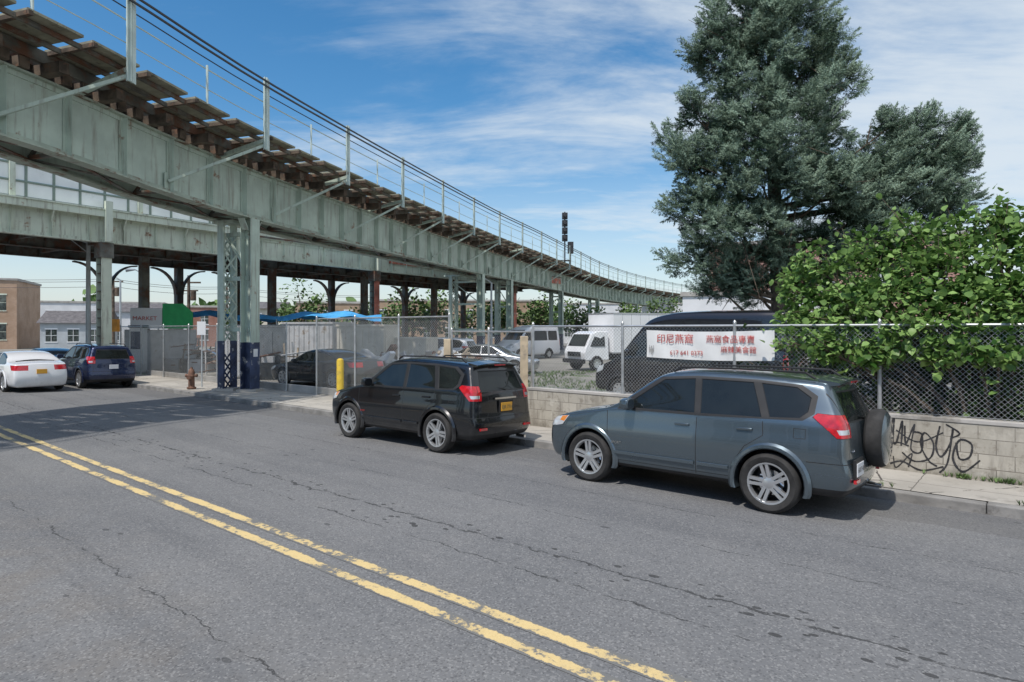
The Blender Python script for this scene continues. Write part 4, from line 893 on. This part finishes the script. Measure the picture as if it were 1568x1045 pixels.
for (x,y,r,dy) in lobes:
    c=P3(x,y,TY);c[1]+=dy;rm=r*k_;nb=int(11*(r/50)**2)+4
    ub=rng.normal(size=(nb,3));ub/=np.linalg.norm(ub,axis=1,keepdims=True);rb=rng.uniform(.35,.95,size=(nb,1))
    cb=c+ub*rb*rm*np.array([1,1.1,1.0]);
    for q in range(nb):
        sr=rng.uniform(.28,.50)*min(1,rm/.9+.25);n=int(rng.integers(24,34));u=rng.normal(size=(n,3));u/=np.linalg.norm(u,axis=1,keepdims=True);rad=rng.uniform(.15,1,size=(n,1))
        out=cb[q]-np.array([BX,BY,0]);out[2]=0;out/=np.linalg.norm(out)+1e-6
        ax=ub[q]*.6+out*.5+np.array([0,0,.35]);ax/=np.linalg.norm(ax)
        p=cb[q]+u*rad*sr*.75+ax*(u@ax)[:,None]*sr*.35
        d=u*.85+ax*.75+np.array([0,0,.15])+rng.normal(size=(n,3))*.2
        t0=rng.normal()*.12
        pos.append(p);dr.append(d);tn.append(np.clip(.34+t0+.36*(u@ax)+.26*u[:,2]+.15*(rad[:,0])+rng.normal(size=n)*.12,0,1))  # tint paints clump shading: outer and upward sprays lighter, inner ones darker
pos=np.concatenate(pos);dr=np.concatenate(dr);tn=np.concatenate(tn)
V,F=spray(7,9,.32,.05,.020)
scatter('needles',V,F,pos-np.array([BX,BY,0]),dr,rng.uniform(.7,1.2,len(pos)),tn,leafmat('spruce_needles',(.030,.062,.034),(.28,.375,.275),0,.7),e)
b=MB();tr=[Vector((0,0,-.2)),Vector((.05,0,3)),Vector((-.1,0,6)),Vector((-.2,0,9)),Vector((-.25,0,12.5)),Vector((-.25,0,14.5))];rr=[.3,.25,.2,.15,.08,.02]
for i in range(5): b.cyl(tr[i],tr[i+1],rr[i],rr[i+1],n=10,cap=False)
for (x,y,r,dy) in lobes:
    c=Vector(P3(x,y,TY))+Vector((0,dy,0))-Vector((BX,BY,0));hz_=min(max(c.z-.5-abs(c.x)*.35,1.5),13.5);s=Vector((-.02*hz_,0,hz_));m_=(s+c)/2+Vector((0,0,-.15*abs(c.x)))
    b.cyl(s,m_,.065,.045,n=6,cap=False);b.cyl(m_,c,.045,.015,n=6,cap=False)
    for q in range(4): b.cyl(c*.6+m_*.4,c+Vector(rng.normal(size=3)*r*k_*.6),.02,.005,n=4,cap=False)
b.obj('trunk_and_limbs',[BARK],e,smooth=True)
def leaf():
    V=[(0,0,0),(.35,0,.0),(.68,0,-.03),(1,0,-.12)]
    L_=[(.12,.30,.05),(.45,.44,.06),(.72,.26,0)];V+=L_+[(a,-b_,c) for a,b_,c in L_]
    F=[(0,1,4),(1,5,4),(1,2,5),(2,6,5),(2,3,6),(0,7,1),(1,7,8),(1,8,2),(2,8,9),(2,9,3)]
    return V,F
LV,LF=leaf()
def PT(x,y,tt):
    Y=tt/(.766+.6428*(x-784)/990);return P3(x,y,Y),Y
def leafbush(name,lobes,mat,base,dens=150,lsc=(.10,.2),hole=-.35,nz_=5.5,shoots=5):
    e=empty(name,base);pos=[];dr=[];tn=[];bs=np.array(base);b=MB()
    for (x,y,r,tt) in lobes:
        c,Y=PT(x,y,tt);rm=r*Y/990;n=int(dens*(rm/.5)**2)+15
        u=rng.normal(size=(n,3));u/=np.linalg.norm(u,axis=1,keepdims=True);rad=rng.uniform(.2,1.08,size=(n,1))**.5
        p=c+u*rad*rm;keep=(vnoise(p,nz_,2.2)+rng.normal(size=n)*.3>hole)
        d=u*.8+np.array([0,-.1,-.35])+rng.normal(size=(n,3))*.5
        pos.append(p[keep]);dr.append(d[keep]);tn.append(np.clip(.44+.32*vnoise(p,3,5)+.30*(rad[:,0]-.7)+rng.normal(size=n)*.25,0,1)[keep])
        s=Vector((rng.normal()*.15,rng.normal()*.1,.2));cc=Vector(c)-Vector(base);m_=s.lerp(cc,.5)+Vector((0,0,.25));b.cyl(s,m_,.04,.028,n=6,cap=False);b.cyl(m_,cc,.028,.008,n=6,cap=False)
        for q in range(shoots):
            tip=cc+Vector(rng.normal(size=3)*rm*.75);b.cyl(m_.lerp(cc,.7),tip,.012,.004,n=4,cap=False)
            k=9;pp_=np.array([list(m_.lerp(cc,.7).lerp(tip,.4+.75*j/k)) for j in range(k)])+bs;pos.append(pp_+rng.normal(size=(k,3))*.035);dr.append(rng.normal(size=(k,3))*.6+np.array([0,0,-.2]));tn.append(rng.uniform(.4,1,k))
    pos=np.concatenate(pos);dr=np.concatenate(dr);tn=np.concatenate(tn)
    scatter('leaves',LV,LF,pos-bs,dr,rng.uniform(lsc[0],lsc[1],len(pos)),tn,mat,e)
    b.obj('branches',[BARK],e,smooth=True)
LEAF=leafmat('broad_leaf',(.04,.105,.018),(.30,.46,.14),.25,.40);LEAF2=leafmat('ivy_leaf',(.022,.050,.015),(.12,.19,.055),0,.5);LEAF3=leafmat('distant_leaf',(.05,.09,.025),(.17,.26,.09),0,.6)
big=[(1250,400,32,12.4),(1228,445,34,12.3),(1255,480,40,12.1),(1240,512,32,11.9),(1300,425,42,12.4),(1325,385,32,12.7),(1315,475,50,12.1),(1290,522,34,11.6),(1375,410,46,12.6),(1385,355,28,12.9),(1370,465,52,12.1),(1420,435,52,12.4),(1430,375,40,12.8),(1440,495,50,11.8),(1395,512,38,11.6),(1480,352,32,13),(1480,415,54,12.5),(1500,470,58,12.1),(1490,525,30,11.5),(1540,345,30,12.9),(1545,410,60,12.5),(1555,475,62,12.0),(1560,525,34,11.6),(1610,380,60,12.6),(1620,460,70,12.2),(1350,527,26,11.5),(1680,420,80,12.4),(1208,430,16,12.4),(1212,485,24,12.2),(1525,325,18,13),(1215,520,24,11.6),(1330,540,20,11.4),(1440,540,22,11.4),(1530,540,24,11.4),(1260,535,22,11.4)]
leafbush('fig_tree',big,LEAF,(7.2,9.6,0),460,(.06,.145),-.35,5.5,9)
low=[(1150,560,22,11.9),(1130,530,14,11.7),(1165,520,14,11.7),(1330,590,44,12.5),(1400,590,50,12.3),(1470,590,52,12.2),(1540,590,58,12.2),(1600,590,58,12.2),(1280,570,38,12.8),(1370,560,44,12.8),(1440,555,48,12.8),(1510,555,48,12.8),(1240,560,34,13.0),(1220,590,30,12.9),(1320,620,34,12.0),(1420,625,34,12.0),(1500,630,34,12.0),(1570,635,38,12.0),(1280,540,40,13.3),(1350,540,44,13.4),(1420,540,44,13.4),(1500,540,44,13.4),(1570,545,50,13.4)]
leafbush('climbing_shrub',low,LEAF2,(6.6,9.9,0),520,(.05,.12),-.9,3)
def tufts(name,spots,mat,lo=.06,hi=.2):
    V=[];F=[]
    for k in range(16):
        a_=random.uniform(0,6.28);l=random.uniform(.5,1);q=Vector((math.cos(a_),math.sin(a_),0));sd=Vector((-q.y,q.x,0))*.05;n=len(V);V+=[tuple(-sd),tuple(sd),tuple(q*l*.5+Vector((0,0,l*.8)))];F.append((n,n+1,n+2))
    V=[(v[2],v[0],v[1]) for v in V]
    p=np.array(spots);d=np.tile(np.array([[0,0,1.0]]),(len(p),1))+rng.normal(size=(len(p),3))*.1
    return scatter(name,V,F,p,d,rng.uniform(lo,hi,len(p)),rng.uniform(0,1,len(p)),mat)
sp_=[]
for k in range(80):
    s=random.choice([random.uniform(-3,8)]*1+[.55+random.gauss(0,.12),1.0+random.gauss(0,.1)]);sp_.append(tuple(ST(s,TW-.03-abs(random.gauss(0,.03)),.05)))
for k in range(40): s=random.choice([.3,2.0,-1])+random.gauss(0,.15);sp_.append(tuple(ST(s,9.95+.15+random.uniform(0,.03),.04)))
tufts('weeds',sp_,LEAF3,.05,.13)
gp=[]
for k in range(3500):
    x=random.uniform(-1,9);y=random.uniform(20,33);gp.append((x,y,.03)) if (math.sin(x*.9)+math.sin(y*.6)>-.1) else None
tufts('grass',gp,LEAF3)
def disttree(name,x,y,h,r,mat,n=1200):
    e=empty(name,(x,y,0));b=MB();b.cyl((0,0,0),(0,0,h*.6),.2,.1,n=8);pos=[];tn=[];ds=[]
    for q in range(12):
        c=np.array([rng.normal()*r*.5,rng.normal()*r*.4,h*.60+rng.normal()*h*.15]);rr_=r*rng.uniform(.2,.5);m_=n//12;u=rng.normal(size=(m_,3));u/=np.linalg.norm(u,axis=1,keepdims=True)
        p=c+u*rr_*rng.uniform(.4,1.1,size=(m_,1));pos.append(p);ds.append(u+rng.normal(size=(m_,3))*.4);tn.append(np.clip(.4+.35*u[:,2]+rng.normal(size=m_)*.2,0,1));b.cyl((0,0,h*.4),tuple(c),.08,.02,n=5)
    scatter('leaves',LV,LF,np.concatenate(pos),np.concatenate(ds),rng.uniform(.2,.42,n//12*12),np.concatenate(tn),mat,e);b.obj('trunk',[BARK],e)
for x,y,h,r in((-20,62,6.0,3.2),(-14,66,5.6,3),(-9.5,62,6.0,3),(-6,70,6.5,3.4),(-1.5,72,6.2,3),(3,75,6.6,3.4),(8,80,6.2,3.2),(-27,66,4.6,2.4),(14,84,6,3),(22,92,6.5,3.5)): disttree('broadleaf_tree',x,y,h,r,LEAF3)
disttree('broadleaf_tree',21,36,6.5,2.8,LEAF3)
n=9000;th=rng.uniform(R(-62),R(50),n);dd=rng.uniform(135,175,n);x=np.sin(th)*dd;y=np.cos(th)*dd
hh=5.0+2.2*np.sin(th*41)+1.4*np.sin(th*97+1)+1.0*np.sin(th*173);z=rng.uniform(0,1,n)**.8*hh
scatter('distant_trees',LV,LF,np.stack([x,y,z],1),rng.normal(size=(n,3)),rng.uniform(1.4,2.8,n),np.clip(.25+.5*z/hh+rng.normal(size=n)*.15,0,1),LEAF3)
print('objects',len(D.objects))
